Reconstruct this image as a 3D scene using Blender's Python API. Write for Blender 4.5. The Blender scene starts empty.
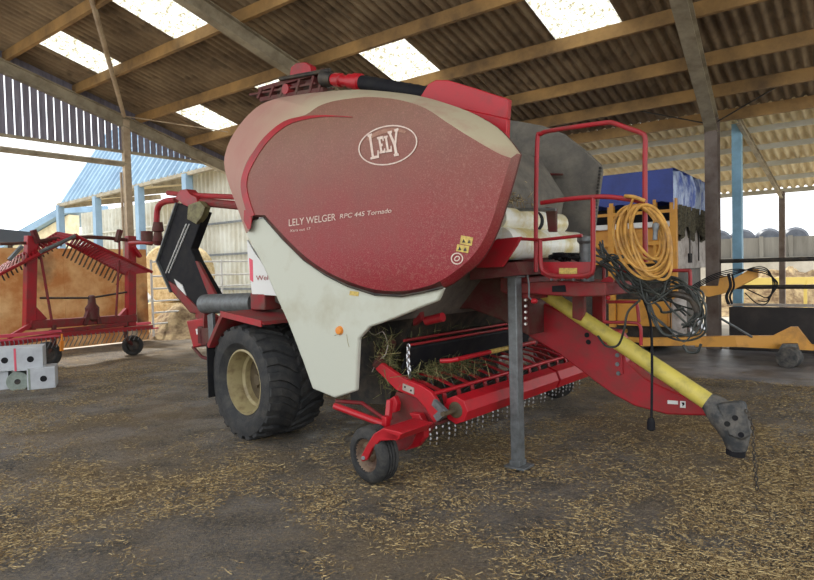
import bpy, bmesh, math, random
import numpy as np
from mathutils import Vector, Matrix, noise
random.seed(7); rng = np.random.default_rng(7)
scene = bpy.context.scene
COL = scene.collection
R_ = math.radians

# ------------------------------------------------------------------ camera and measuring helpers
FPX = 618.0; CH = 1.5; PITCH = R_(1.85); ROLL = R_(1.43)
_R = Vector((1, 0, 0)); _F = Vector((0, math.cos(PITCH), -math.sin(PITCH))); _U = Vector((0, math.sin(PITCH), math.cos(PITCH)))
_r = _R * math.cos(ROLL) - _U * math.sin(ROLL); _up = _R * math.sin(ROLL) + _U * math.cos(ROLL)
CAM = Vector((0, 0, CH))
cd = bpy.data.cameras.new('camera'); cam = bpy.data.objects.new('camera', cd); COL.objects.link(cam)
cd.sensor_width = 36; cd.lens = 36 * FPX / 814; cd.clip_end = 500; cd.clip_start = .05
M3 = Matrix((_r, _up, -_F)).transposed()
cam.matrix_world = Matrix.Translation(CAM) @ M3.to_4x4()
scene.camera = cam

def hit(x, y, n, p0):
    d = _F + _r * ((x - 407) / FPX) - _up * ((y - 290) / FPX)
    n = Vector(n); p0 = Vector(p0)
    return CAM + d * ((p0 - CAM).dot(n) / d.dot(n))
def gnd(x, y, z=0.0): return hit(x, y, (0, 0, 1), (0, 0, z))
# machine frame: u forward to the hitch, v across to the far side
AZ = R_(39.5)
bv = Vector((math.sin(AZ), math.cos(AZ), 0)); bu = Vector((math.cos(AZ), -math.sin(AZ), 0))
O = gnd(252, 443)
def loc(p):
    d = p - O; return Vector((d.dot(bu), d.dot(bv), p.z))
def P(x, y, v=0.0): return loc(hit(x, y, bv, O + bv * v))
def PU(x, y, u=0.0): return loc(hit(x, y, bu, O + bu * u))
def PZ(x, y, z=0.0): return loc(gnd(x, y, z))
# building frame: s along the eaves to the left, t up the slope towards the viewer
AB = R_(38.2)
sv = Vector((math.sin(AB), math.cos(AB), 0)); su = Vector((math.cos(AB), -math.sin(AB), 0))
PE = hit(712, 115, _F, (0, 10.5, 0)); PE.z = 0
def bld(s, t, z): return PE - su * s - sv * t + Vector((0, 0, z))
def onG(x, y, s=11.4): return hit(x, y, su, PE - su * s)      # point in a plane s = const
def onT(x, y, t=0.0): return hit(x, y, sv, PE - sv * t)
RZ0, RSL = 4.0, .275
def roofz(t): return RZ0 + RSL * t

# ------------------------------------------------------------------ materials
def mat(name, col, rough=.6, metal=0.0, col2=None, scale=6.0, mix=(.4, .65), bump=0.0, bscale=40.0, stretch=None, spec=None,
        col3=None, scale3=1.2, mix3=(.5, .7), detail=8):
    m = bpy.data.materials.new(name); m.use_nodes = True
    nt = m.node_tree; N = nt.nodes; L = nt.links; b = N['Principled BSDF']
    b.inputs['Roughness'].default_value = rough; b.inputs['Metallic'].default_value = metal
    if spec is not None: b.inputs['Specular IOR Level'].default_value = spec
    tc = N.new('ShaderNodeTexCoord'); vec = tc.outputs['Object']
    if stretch:
        mp = N.new('ShaderNodeMapping'); mp.inputs['Scale'].default_value = stretch; L.new(vec, mp.inputs[0]); vec = mp.outputs[0]
    base = None
    c4 = lambda c: (c[0], c[1], c[2], 1)
    if col2:
        no = N.new('ShaderNodeTexNoise'); no.inputs['Scale'].default_value = scale; no.inputs['Detail'].default_value = detail
        no.inputs['Roughness'].default_value = .65
        L.new(vec, no.inputs['Vector'])
        mr = N.new('ShaderNodeMapRange'); mr.inputs[1].default_value = mix[0]; mr.inputs[2].default_value = mix[1]
        L.new(no.outputs['Fac'], mr.inputs[0])
        mx = N.new('ShaderNodeMix'); mx.data_type = 'RGBA'; mx.inputs[6].default_value = c4(col); mx.inputs[7].default_value = c4(col2)
        L.new(mr.outputs[0], mx.inputs[0]); base = mx.outputs[2]
        if col3:
            n3 = N.new('ShaderNodeTexNoise'); n3.inputs['Scale'].default_value = scale3; n3.inputs['Detail'].default_value = 6
            L.new(vec, n3.inputs['Vector'])
            m3 = N.new('ShaderNodeMapRange'); m3.inputs[1].default_value = mix3[0]; m3.inputs[2].default_value = mix3[1]
            L.new(n3.outputs['Fac'], m3.inputs[0])
            x3 = N.new('ShaderNodeMix'); x3.data_type = 'RGBA'; x3.inputs[7].default_value = c4(col3)
            L.new(m3.outputs[0], x3.inputs[0]); L.new(base, x3.inputs[6]); base = x3.outputs[2]
        L.new(base, b.inputs['Base Color'])
    else:
        b.inputs['Base Color'].default_value = c4(col)
    if bump:
        bn = N.new('ShaderNodeTexNoise'); bn.inputs['Scale'].default_value = bscale; bn.inputs['Detail'].default_value = 8
        L.new(vec, bn.inputs['Vector'])
        bp = N.new('ShaderNodeBump'); bp.inputs['Strength'].default_value = bump; bp.inputs['Distance'].default_value = .02
        L.new(bn.outputs['Fac'], bp.inputs['Height']); L.new(bp.outputs[0], b.inputs['Normal'])
    return m
def s2l(*c): return tuple(((v / 255) / 12.92 if v <= 10 else ((v / 255 + .055) / 1.055) ** 2.4) for v in c)

M = {}
M['red'] = mat('red_paint', s2l(166, 22, 36), .42, 0, s2l(110, 52, 46), 6, (.42, .8), .05, 60)
M['red_bright'] = mat('red_paint_clean', s2l(178, 20, 34), .4, 0, s2l(124, 42, 40), 6, (.5, .85))
M['red_dirty'] = mat('red_paint_muddy', s2l(138, 26, 34), .65, 0, s2l(100, 66, 56), 7, (.38, .7), .15, 50)
M['maroon'] = mat('dull_red_paint', s2l(92, 26, 28), .7, 0, s2l(88, 66, 54), 6, (.4, .7), .2, 50)
M['cream'] = mat('cream_panel', s2l(194, 196, 182), .5, 0, s2l(168, 162, 138), 2.2, (.5, .85), .03, 50)
M['black'] = mat('black_plastic', (.010, .010, .014), .7, 0, (.02, .02, .02), 8, spec=.2)
M['gaugerim'] = mat('rusty_small_rim', s2l(128, 108, 88), .6, 0, s2l(84, 60, 46), 12)
M['disc'] = mat('shade_toned_wheel_disc', s2l(96, 82, 58), .7, 0, s2l(66, 56, 42), 7, (.4, .7))  # same paint as the rim; shade inside the wheel put into this darker brown
M['smear'] = mat('dust_smear', s2l(168, 128, 108), .7, 0, s2l(146, 100, 84), 20)
M['hose'] = mat('dusty_black_hose', s2l(44, 48, 46), .45, 0, s2l(78, 80, 72), 14, (.45, .75))
M['olive'] = mat('olive_grease_plate', s2l(128, 122, 82), .6, 0, s2l(84, 76, 50), 12)
M['rubber'] = mat('tyre_rubber', (.022, .023, .025), .75, 0, (.07, .064, .056), 9, (.42, .8), .3, 90)
M['rubber_small'] = mat('small_tyre_rubber', (.024, .024, .025), .8, 0, (.08, .073, .062), 12, (.45, .8), .3, 60)
M['rim'] = mat('cream_rim_paint', s2l(166, 152, 112), .5, 0, s2l(108, 86, 60), 8, (.45, .75))
M['steel'] = mat('galvanised_steel', s2l(120, 124, 126), .5, .45, s2l(92, 94, 94), 14, (.4, .7), .1, 60)
M['chrome'] = mat('bright_steel', (.6, .6, .62), .28, 1.0)
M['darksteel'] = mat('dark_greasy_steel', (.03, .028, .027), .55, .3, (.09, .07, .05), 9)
M['chamber'] = mat('grimy_inner_plate', s2l(96, 92, 86), .75, 0, s2l(128, 122, 110), 5, (.4, .7), .2, 30)
M['yellow'] = mat('yellow_guard_plastic', s2l(212, 194, 92), .5, 0, s2l(150, 138, 80), 7, (.5, .8))
M['shield'] = mat('dusty_black_plastic', s2l(58, 60, 62), .65, 0, s2l(118, 112, 104), 10, (.42, .7), .3, 50)
M['white'] = mat('white_plastic', s2l(225, 225, 222), .5)
M['letter'] = mat('pale_lettering', s2l(222, 205, 192), .6, 0, s2l(198, 160, 148), 30, (.4, .8))
M['sticker'] = mat('yellow_sticker', s2l(216, 190, 96), .5, 0, s2l(170, 140, 80), 40)
M['orange'] = mat('orange_reflector', s2l(230, 140, 50), .3)
M['orange_hose'] = mat('ochre_rubber_hose', s2l(204, 154, 74), .55, 0, s2l(156, 112, 56), 12)
M['timber'] = mat('golden_roof_timber', s2l(180, 142, 88), .8, 0, s2l(96, 76, 54), 1.1, (.35, .7), .2, 30)
M['rafter'] = mat('grey_painted_steel_beam', s2l(176, 166, 144), .65, .1, s2l(128, 118, 100), 3, (.4, .7))
M['sheet'] = mat('fibre_cement_sheet', s2l(168, 148, 120), .85, 0, s2l(118, 100, 80), 1.1, (.35, .65), 0, 30, col3=s2l(80, 68, 56), scale3=3, mix3=(.55, .8))
M['sheet_light'] = mat('pale_fibre_cement_sheet', s2l(240, 226, 190), .85, 0, s2l(206, 186, 146), 2, (.4, .75))
M['board'] = mat('weathered_grey_boards', s2l(150, 148, 166), .85, 0, s2l(112, 108, 122), 3, (.35, .7), .2, 20, stretch=(4, 4, .5))
M['rust'] = mat('rust_stained_panel', s2l(240, 196, 138), .8, 0, s2l(206, 136, 76), 1.6, (.38, .62), .1, 20, col3=s2l(96, 66, 52), scale3=.9, mix3=(.56, .72))
M['shedblue'] = mat('pale_blue_sheet', s2l(146, 176, 200), .6, 0, s2l(122, 150, 176), 1, (.4, .7))
M['shedwhite'] = mat('off_white_sheet', s2l(206, 206, 196), .7, 0, s2l(176, 170, 150), 1, (.4, .7))
M['bluepost'] = mat('pale_blue_post_paint', s2l(150, 196, 222), .6, 0, s2l(120, 160, 184), 4, (.4, .8))
M['concrete'] = mat('pale_yard_concrete', s2l(190, 182, 168), .85, 0, s2l(150, 142, 126), .8, (.4, .7), .1, 10)
M['wallconc'] = mat('grey_clamp_concrete', s2l(128, 124, 116), .85, 0, s2l(96, 92, 84), .8, (.4, .7), .1, 8, stretch=(2, 2, .3))
M['feedwall'] = mat('dark_stained_feed_wall', s2l(50, 46, 45), .75, 0, s2l(74, 66, 62), 2, (.45, .75), .2, 12)
M['pale'] = mat('pale_worn_coping', s2l(190, 180, 170), .8, 0, s2l(150, 140, 130), 3)
M['impyellow'] = mat('amber_machine_paint', s2l(214, 152, 60), .55, 0, s2l(140, 96, 50), 3, (.5, .8))
M['tarp'] = mat('blue_tarpaulin', s2l(44, 66, 150), .45, 0, s2l(34, 52, 122), 3, (.4, .7), .3, 8)
M['tarp_pale'] = mat('faded_blue_tarpaulin', s2l(190, 206, 232), .35, 0, s2l(76, 100, 176), 7, (.42, .6), .5, 9, stretch=(1, 1, .4))
M['net'] = mat('grey_green_netting', s2l(96, 90, 70), .9, 0, s2l(52, 48, 40), 30, (.4, .6), .5, 40)
M['endpanel'] = mat('worn_white_panel', s2l(190, 182, 176), .6, 0, s2l(120, 104, 92), 5, (.45, .7))
M['box'] = mat('white_carton', s2l(196, 200, 204), .7, 0, s2l(176, 178, 184), 5)
M['boxgreen'] = mat('grey_green_film', s2l(150, 160, 150), .35, 0, s2l(120, 130, 122), 9)
M['pink'] = mat('pale_red_print', s2l(226, 90, 110), .6)
M['bale'] = mat('straw_bale', s2l(226, 206, 160), .95, 0, s2l(180, 150, 100), 12, (.4, .7), .8, 20)
M['heap'] = mat('manure_and_straw', s2l(176, 154, 116), .95, 0, s2l(104, 82, 60), 4, (.38, .62), .9, 6)
M['darkbox'] = mat('dark_blue_grey_paint', s2l(60, 68, 80), .6)
M['blackwrap'] = mat('black_silage_wrap', s2l(70, 74, 84), .4, 0, s2l(96, 100, 108), 3)
M['yard_yellow'] = mat('yellow_barrier_paint', s2l(226, 200, 110), .6)

def straw_mat(name, a, b_, c):
    m = bpy.data.materials.new(name); m.use_nodes = True; nt = m.node_tree; N = nt.nodes; L = nt.links; b = N['Principled BSDF']
    g = N.new('ShaderNodeNewGeometry'); cr = N.new('ShaderNodeValToRGB')
    e = cr.color_ramp.elements; e[0].color = (*a, 1); e[1].color = (*c, 1); k = e.new(.5); k.color = (*b_, 1)
    L.new(g.outputs['Random Per Island'], cr.inputs[0]); L.new(cr.outputs[0], b.inputs['Base Color']); b.inputs['Roughness'].default_value = .7
    return m
M['straw'] = straw_mat('loose_straw', s2l(98, 78, 52), s2l(156, 130, 86), s2l(214, 190, 138))
M['straw_green'] = straw_mat('greenish_hay', s2l(52, 62, 36), s2l(104, 104, 62), s2l(160, 146, 98))

def floor_mat():
    m = bpy.data.materials.new('trodden_straw_dirt'); m.use_nodes = True; nt = m.node_tree; N = nt.nodes; L = nt.links; b = N['Principled BSDF']
    tc = N.new('ShaderNodeTexCoord')
    def nz(sc, d=8, r=.6):
        n = N.new('ShaderNodeTexNoise'); n.inputs['Scale'].default_value = sc; n.inputs['Detail'].default_value = d; n.inputs['Roughness'].default_value = r
        L.new(tc.outputs['Object'], n.inputs['Vector']); return n.outputs['Fac']
    def rg(f, a, c):
        r = N.new('ShaderNodeMapRange'); r.inputs[1].default_value = a; r.inputs[2].default_value = c; L.new(f, r.inputs[0]); return r.outputs[0]
    def mx(f, a, c):
        x = N.new('ShaderNodeMix'); x.data_type = 'RGBA'; L.new(f, x.inputs[0])
        for i, q in ((6, a), (7, c)):
            if isinstance(q, tuple): x.inputs[i].default_value = (*q, 1)
            else: L.new(q, x.inputs[i])
        return x.outputs[2]
    mud = mx(rg(nz(2.2), .35, .65), s2l(66, 62, 59), s2l(124, 118, 112))
    mud = mx(rg(nz(22, 6, .7), .45, .7), mud, s2l(136, 122, 102))
    c = mx(rg(nz(.55, 5), .47, .62), mud, s2l(118, 100, 74))
    c = mx(rg(nz(60, 4, .8), .52, .7), c, s2l(176, 154, 116))
    c = mx(rg(nz(35, 4, .8), .58, .72), c, s2l(32, 27, 23))
    L.new(c, b.inputs['Base Color'])
    rr = N.new('ShaderNodeMapRange'); rr.inputs[1].default_value = .4; rr.inputs[2].default_value = .6; rr.inputs[3].default_value = .4; rr.inputs[4].default_value = .92
    L.new(nz(1.3), rr.inputs[0]); L.new(rr.outputs[0], b.inputs['Roughness'])
    bp = N.new('ShaderNodeBump'); bp.inputs['Strength'].default_value = 1; bp.inputs['Distance'].default_value = .05
    L.new(nz(28, 10, .75), bp.inputs['Height']); L.new(bp.outputs[0], b.inputs['Normal'])
    return m
M['floor'] = floor_mat()
M['apron'] = mat('damp_trodden_concrete', s2l(112, 112, 116), .42, 0, s2l(150, 148, 150), 3, (.4, .7), .5, 26, col3=s2l(84, 76, 68), scale3=2, mix3=(.5, .68))

def panel_mat():   # the moulded side cover: red, with a coat of pale dust settled on its upper shoulder
    m = bpy.data.materials.new('dusty_red_cover'); m.use_nodes = True; nt = m.node_tree; N = nt.nodes; L = nt.links; b = N['Principled BSDF']
    tc = N.new('ShaderNodeTexCoord'); sp = N.new('ShaderNodeSeparateXYZ'); L.new(tc.outputs['Object'], sp.inputs[0])
    def nz(sc, d=8):
        n = N.new('ShaderNodeTexNoise'); n.inputs['Scale'].default_value = sc; n.inputs['Detail'].default_value = d; n.inputs['Roughness'].default_value = .65
        L.new(tc.outputs['Object'], n.inputs['Vector']); return n.outputs['Fac']
    def ma(op, a, c):
        x = N.new('ShaderNodeMath'); x.operation = op
        for i, q in enumerate((a, c)):
            if isinstance(q, (int, float)): x.inputs[i].default_value = q
            else: L.new(q, x.inputs[i])
        return x.outputs[0]
    def rg(f, a, c, o=1.0):
        r = N.new('ShaderNodeMapRange'); r.inputs[1].default_value = a; r.inputs[2].default_value = c; r.inputs[4].default_value = o; L.new(f, r.inputs[0]); return r.outputs[0]
    def mx(f, a, c):
        x = N.new('ShaderNodeMix'); x.data_type = 'RGBA'; L.new(f, x.inputs[0])
        for i, q in ((6, a), (7, c)):
            if isinstance(q, tuple): x.inputs[i].default_value = (*q, 1)
            else: L.new(q, x.inputs[i])
        return x.outputs[2]
    h = ma('ADD', sp.outputs[2], ma('MULTIPLY', nz(1.6, 5), .7))
    dust = rg(h, 2.0, 2.95, .9)
    c = mx(dust, s2l(140, 22, 38), s2l(126, 92, 72))
    c = mx(rg(nz(6, 6), .42, .72, .35), c, s2l(112, 66, 58))
    c = mx(rg(nz(42, 3), .56, .72, .5), c, s2l(158, 104, 92))
    c = mx(rg(nz(130, 2), .52, .66, .42), c, s2l(166, 116, 104))
    L.new(c, b.inputs['Base Color']); b.inputs['Roughness'].default_value = .5
    return m
M['cover'] = panel_mat()
M['cover_dust'] = mat('dust_coated_cover_edge', s2l(184, 172, 144), .7, 0, s2l(172, 128, 112), 2.2, (.5, .75), .05, 40)
_m = M['cover_dust']; _N = _m.node_tree.nodes; _L = _m.node_tree.links; _b = _N['Principled BSDF']; _old = _b.inputs['Base Color'].links[0].from_socket
_tc = _N.new('ShaderNodeTexCoord'); _sp = _N.new('ShaderNodeSeparateXYZ'); _L.new(_tc.outputs['Object'], _sp.inputs[0]); _n = _N.new('ShaderNodeTexNoise'); _n.inputs['Scale'].default_value = 2; _L.new(_tc.outputs['Object'], _n.inputs['Vector'])
_ad = _N.new('ShaderNodeMath'); _ad.operation = 'ADD'; _L.new(_sp.outputs[0], _ad.inputs[0]); _L.new(_n.outputs['Fac'], _ad.inputs[1])
_mr = _N.new('ShaderNodeMapRange'); _mr.inputs[1].default_value = .5; _mr.inputs[2].default_value = 1.5; _mr.inputs[3].default_value = .75; _mr.inputs[4].default_value = 0; _L.new(_ad.outputs[0], _mr.inputs[0])
_mx = _N.new('ShaderNodeMix'); _mx.data_type = 'RGBA'; _mx.inputs[7].default_value = (*s2l(176, 118, 112), 1); _L.new(_mr.outputs[0], _mx.inputs[0]); _L.new(_old, _mx.inputs[6]); _L.new(_mx.outputs[2], _b.inputs['Base Color'])
M['cover_side'] = mat('dust_coated_cover_return', s2l(184, 158, 146), .6, 0, s2l(172, 112, 108), 1.6, (.42, .75), .05, 40)

def sky_glass():
    m = bpy.data.materials.new('translucent_rooflight'); m.use_nodes = True; nt = m.node_tree; N = nt.nodes; L = nt.links
    for n in list(N):
        if n.type != 'OUTPUT_MATERIAL': N.remove(n)
    out = [n for n in N if n.type == 'OUTPUT_MATERIAL'][0]
    tr = N.new('ShaderNodeBsdfTranslucent'); tc = N.new('ShaderNodeTexCoord'); no = N.new('ShaderNodeTexNoise')
    no.inputs['Scale'].default_value = 14; no.inputs['Detail'].default_value = 6; no.inputs['Roughness'].default_value = .8
    L.new(tc.outputs['Object'], no.inputs['Vector']); cr = N.new('ShaderNodeValToRGB'); e = cr.color_ramp.elements
    e[0].position = .45; e[0].color = (.80, .80, .74, 1); e[1].position = .60; e[1].color = (.22, .19, .10, 1)
    L.new(no.outputs['Fac'], cr.inputs[0]); L.new(cr.outputs[0], tr.inputs[0]); L.new(tr.outputs[0], out.inputs[0])
    return m
M['rooflight'] = sky_glass()

# ------------------------------------------------------------------ mesh builder
def perp(d):
    d = d.normalized(); a = Vector((0, 0, 1)) if abs(d.z) < .9 else Vector((1, 0, 0))
    x = d.cross(a).normalized(); return x, d.cross(x).normalized()
class MB:
    def __init__(s): s.v = []; s.f = []
    def add(s, vs, fs):
        k = len(s.v); s.v += [tuple(q) for q in vs]; s.f += [tuple(i + k for i in f) for f in fs]; return s
    def prism(s, pts, ext):
        pts = [Vector(p) for p in pts]; e = Vector(ext); n = len(pts)
        s.add(pts + [p + e for p in pts], [tuple(range(n)), tuple(range(2 * n - 1, n - 1, -1))] + [(i, i + n, (i + 1) % n + n, (i + 1) % n) for i in range(n)]); return s
    def box(s, c, sz, ax=None, bev=0):
        c = Vector(c); a = ax or (Vector((1, 0, 0)), Vector((0, 1, 0)), Vector((0, 0, 1)))
        x, y, z = a[0] * sz[0] / 2, a[1] * sz[1] / 2, a[2] * sz[2] / 2
        vs = [c + i * x + j * y + k * z for k in (-1, 1) for j in (-1, 1) for i in (-1, 1)]
        s.add(vs, [(0, 2, 3, 1), (4, 5, 7, 6), (0, 1, 5, 4), (2, 6, 7, 3), (0, 4, 6, 2), (1, 3, 7, 5)]); return s
    def bar(s, a, b, w, h, upv=None):     # box section beam between two points
        a = Vector(a); b = Vector(b); d = b - a; u = (Vector(upv) if upv else Vector((0, 0, 1)))
        x = d.cross(u)
        if x.length < 1e-6: x = d.cross(Vector((1, 0, 0)))
        x.normalize(); u = x.cross(d).normalized()
        return s.box((a + b) / 2, (d.length, w, h), (d.normalized(), x, u))
    def tube(s, pts, r, seg=10, cap=True, closed=False):
        pts = [Vector(p) for p in pts]; n = len(pts); rs = r if isinstance(r, (list, tuple)) else [r] * n
        vs = []; fs = []; X = None
        for i, p in enumerate(pts):
            if closed: d = pts[(i + 1) % n] - pts[i - 1]
            else: d = (pts[min(i + 1, n - 1)] - pts[max(i - 1, 0)])
            d = d.normalized() if d.length > 1e-9 else Vector((0, 0, 1))
            if X is None: X, Y = perp(d)
            else:
                X = (X - d * X.dot(d)).normalized()
                Y = d.cross(X)
            vs += [p + (X * math.cos(2 * math.pi * k / seg) + Y * math.sin(2 * math.pi * k / seg)) * rs[i] for k in range(seg)]
        for i in range(n if closed else n - 1):
            a = i * seg; b = ((i + 1) % n) * seg
            fs += [(a + k, a + (k + 1) % seg, b + (k + 1) % seg, b + k) for k in range(seg)]
        if cap and not closed: fs += [tuple(range(seg - 1, -1, -1)), tuple((n - 1) * seg + k for k in range(seg))]
        return s.add(vs, fs)
    def lathe(s, c, axis, prof, seg=32, closed=False):   # prof: (along axis, radius)
        c = Vector(c); ax = Vector(axis).normalized(); X, Y = perp(ax); vs = []; fs = []; n = len(prof)
        for (h, r) in prof:
            vs += [c + ax * h + (X * math.cos(2 * math.pi * k / seg) + Y * math.sin(2 * math.pi * k / seg)) * r for k in range(seg)]
        for i in range(n if closed else n - 1):
            a = i * seg; b = ((i + 1) % n) * seg
            fs += [(a + k, b + k, b + (k + 1) % seg, a + (k + 1) % seg) for k in range(seg)]
        if not closed: fs += [tuple(range(seg)), tuple((n - 1) * seg + k for k in range(seg - 1, -1, -1))]
        return s.add(vs, fs)
    def build(s, name, m, parent=None, smooth=True, ang=35, bevel=0):
        me = bpy.data.meshes.new(name); me.from_pydata(s.v, [], s.f); me.validate(); 
        bm = bmesh.new(); bm.from_mesh(me); bmesh.ops.recalc_face_normals(bm, faces=bm.faces); bm.to_mesh(me); bm.free()
        me.materials.append(M[m] if isinstance(m, str) else m)
        if smooth:
            me.polygons.foreach_set('use_smooth', [True] * len(me.polygons)); me.set_sharp_from_angle(angle=R_(ang))
        o = bpy.data.objects.new(name, me); COL.objects.link(o)
        if parent: o.parent = parent
        if bevel:
            b = o.modifiers.new('bevel', 'BEVEL'); b.width = bevel; b.segments = 2; b.limit_method = 'ANGLE'; b.angle_limit = R_(40)
        return o
def tag(o, label, cat=None, group=None, kind=None):
    o['label'] = label
    if cat: o['category'] = cat
    if group: o['group'] = group
    if kind: o['kind'] = kind
    return o
def empty(name, l, rz=0):
    o = bpy.data.objects.new(name, None); COL.objects.link(o); o.location = l; o.rotation_euler = (0, 0, rz); o.empty_display_size = .2; return o
def struct(o, label=None):
    o['kind'] = 'structure'
    if label: o['label'] = label
    return o
def spline(pts, n=8):
    pts = [Vector(p) for p in pts]; out = []
    q = [pts[0] * 2 - pts[1]] + pts + [pts[-1] * 2 - pts[-2]]
    for i in range(1, len(q) - 2):
        for k in range(n):
            t = k / n; a, b, c, d = q[i - 1], q[i], q[i + 1], q[i + 2]
            out.append(.5 * ((2 * b) + (c - a) * t + (2 * a - 5 * b + 4 * c - d) * t * t + (3 * b - a - 3 * c + d) * t ** 3))
    out.append(pts[-1]); return out
def copy_tree(o, parent=None):
    c = o.copy(); COL.objects.link(c)
    if parent: c.parent = parent
    for ch in list(o.children): copy_tree(ch, c)
    return c

# ================================================================== THE BUILDING
# floor: uneven trodden dirt
def floor():
    x0, x1, y0, y1 = -9.0, 8.5, 1.2, 13.0; nx, ny = 300, 240
    xs = np.linspace(x0, x1, nx); ys = y0 + (y1 - y0) * (np.linspace(0, 1, ny) ** 1.35)
    vs = []; 
    for j, y in enumerate(ys):
        for i, x in enumerate(xs):
            e = min(1, (x - x0) / .6, (x1 - x) / .6, (y1 - y) / .6)
            z = (noise.fractal(Vector((x * 1.1, y * 1.1, 0)), 1, 2, 5) * .018 + noise.fractal(Vector((x * 7, y * 7, 3)), 1, 2, 4) * .009) * max(e, 0) - .012
            vs.append((x, y, z))
    def inside(i, j):
        d = Vector((xs[i], ys[j], 0)) - PE; return -d.dot(su) < 11.7 and -d.dot(sv) > -.45
    fs = [(j * nx + i, j * nx + i + 1, (j + 1) * nx + i + 1, (j + 1) * nx + i) for j in range(ny - 1) for i in range(nx - 1) if inside(i, j) and inside(i + 1, j + 1) and inside(i, j + 1) and inside(i + 1, j)]
    b = MB(); b.add(vs, fs); k = len(b.v)
    q = [bld(-9, -.45, -.035), bld(-9, 16, -.035), bld(11.7, 16, -.035), bld(11.7, -.45, -.035)]; b.add(q, [(0, 1, 2, 3)])
    return struct(b.build('floor', 'floor', ang=60), 'trodden brown dirt and straw floor of the barn')
floor()
b = MB(); b.add([(-120, -60, -.06), (120, -60, -.06), (120, 160, -.06), (-120, 160, -.06)], [(0, 1, 2, 3)])
struct(b.build('ground', 'concrete', smooth=False), 'pale concrete farmyard outside the barn')
# damp strip of concrete along the feed wall
tA = -.15; pa = gnd(700, 377); tB = -(pa - PE).dot(sv)
b = MB()
N1, N2 = 90, 20; vs = []
for j in range(N2 + 1):
    for i in range(N1 + 1):
        s = 5 - 14 * i / N1; t = tA + (tB - tA) * j / N2
        if j == N2: t += .12 * noise.noise(Vector((s * 1.6, 0, 5)))
        q = bld(s, t, .012 if 0 < j < N2 else -.02); q.z += .006 * noise.noise(q * 3) ; vs.append(q)
b.add(vs, [(j * (N1 + 1) + i, j * (N1 + 1) + i + 1, (j + 1) * (N1 + 1) + i + 1, (j + 1) * (N1 + 1) + i) for j in range(N2) for i in range(N1)])
struct(b.build('floor_apron', 'apron'), 'damp dark concrete strip in front of the feed wall')

# roof sheets with rooflights
PIT = .165; TOP = 12.6
def wavy(b, s0, s1, t0, t1, zoff=.215, amp=.042, nt=1, zf=None):
    n = max(2, int(round((s1 - s0) / PIT * 6))); vs = []
    zf = zf or roofz
    for j in range(nt + 1):
        t = t0 + (t1 - t0) * j / nt
        for i in range(n + 1):
            s = s0 + (s1 - s0) * i / n
            vs.append(bld(s, t, zf(t) + zoff + amp * math.cos(2 * math.pi * s / PIT)))
    b.add(vs, [(j * (n + 1) + i, j * (n + 1) + i + 1, (j + 1) * (n + 1) + i + 1, (j + 1) * (n + 1) + i) for j in range(nt) for i in range(n)])
SL = [(.58, 1.6), (3.8, 4.7), (6.4, 7.5), (9.45, 10.35)]
SR = [(2.60, 3.9), (5.30, 6.6)]
b = MB(); wavy(b, -7, 11.6, -.35, SR[0][0], .215)
for k, (ta, tb) in enumerate(SR):
    e = [-7] + [q for a in SL for q in a] + [11.6]
    for i in range(0, len(e), 2): wavy(b, e[i], e[i + 1], ta, tb, .215)
wavy(b, -7, 11.6, SR[0][1], SR[1][0], .215); wavy(b, -7, 11.6, SR[1][1], TOP, .215)
struct(b.build('ceiling', 'sheet', ang=80), 'brown corrugated fibre cement roof sheets seen from below')
n = 1
for (ta, tb) in SR:
    for (sa, sb) in SL:
        b = MB(); wavy(b, sa - .02, sb + .02, ta - .02, tb + .02, .218)
        struct(b.build('window_%d' % n, 'rooflight', ang=80), 'speckled translucent corrugated rooflight'); n += 1
# purlins
for t, nm in ((-.22, 'eaves'), (.62, 'a'), (1.55, 'b'), (2.72, 'c'), (4.0, 'd'), (5.4, 'e'), (6.72, 'f'), (8.0, 'g'), (9.4, 'h'), (10.9, 'i'), (12.4, 'j')):
    b = MB(); z = roofz(t)
    b.bar(bld(-7, t, z + .075), bld(11.5, t, z + .075), .075, .19, (0, 0, 1))
    struct(b.build('roof_purlin', 'timber', smooth=False), 'golden timber roof purlin')
# rafters (I-section)
def ibeam(b, a, c, w, h, upv=(0, 0, 1)):
    a = Vector(a); c = Vector(c); d = (c - a).normalized(); x = d.cross(Vector(upv)).normalized(); u = x.cross(d).normalized()
    if u.z < 0: u = -u
    b.bar(a, c, .02, h, u); b.bar(a + u * h / 2, c + u * h / 2, w, .02, u); b.bar(a - u * h / 2, c - u * h / 2, w, .02, u)
nrm = Vector((0, 0, 1))
def rafter(s0, t0, s1, t1, w=.16, h=.24, name='roof_rafter', m='rafter', lab='grey steel roof rafter'):
    b = MB(); ibeam(b, bld(s0, t0, roofz(t0) - h / 2 - .03), bld(s1, t1, roofz(t1) - h / 2 - .03), w, h)
    return struct(b.build(name, m, smooth=False), lab)
rafter(5.72, 0, 5.72, TOP, lab='dark steel rafter above the baler', m='rafter')
rn = Vector((0, 0, 1)) + sv * RSL
q = hit(681, 0, rn, bld(0, 0, roofz(0) - .15)) ; d = q - PE; ts, tt = -d.dot(su), -d.dot(sv)
rafter(0, 0, ts / tt * TOP, TOP, .19, .26, lab='grey steel rafter meeting the post on the right')
rafter(11.4, -.2, 11.4, TOP, .16, .24, lab='grey verge beam above the spaced boards')
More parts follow.
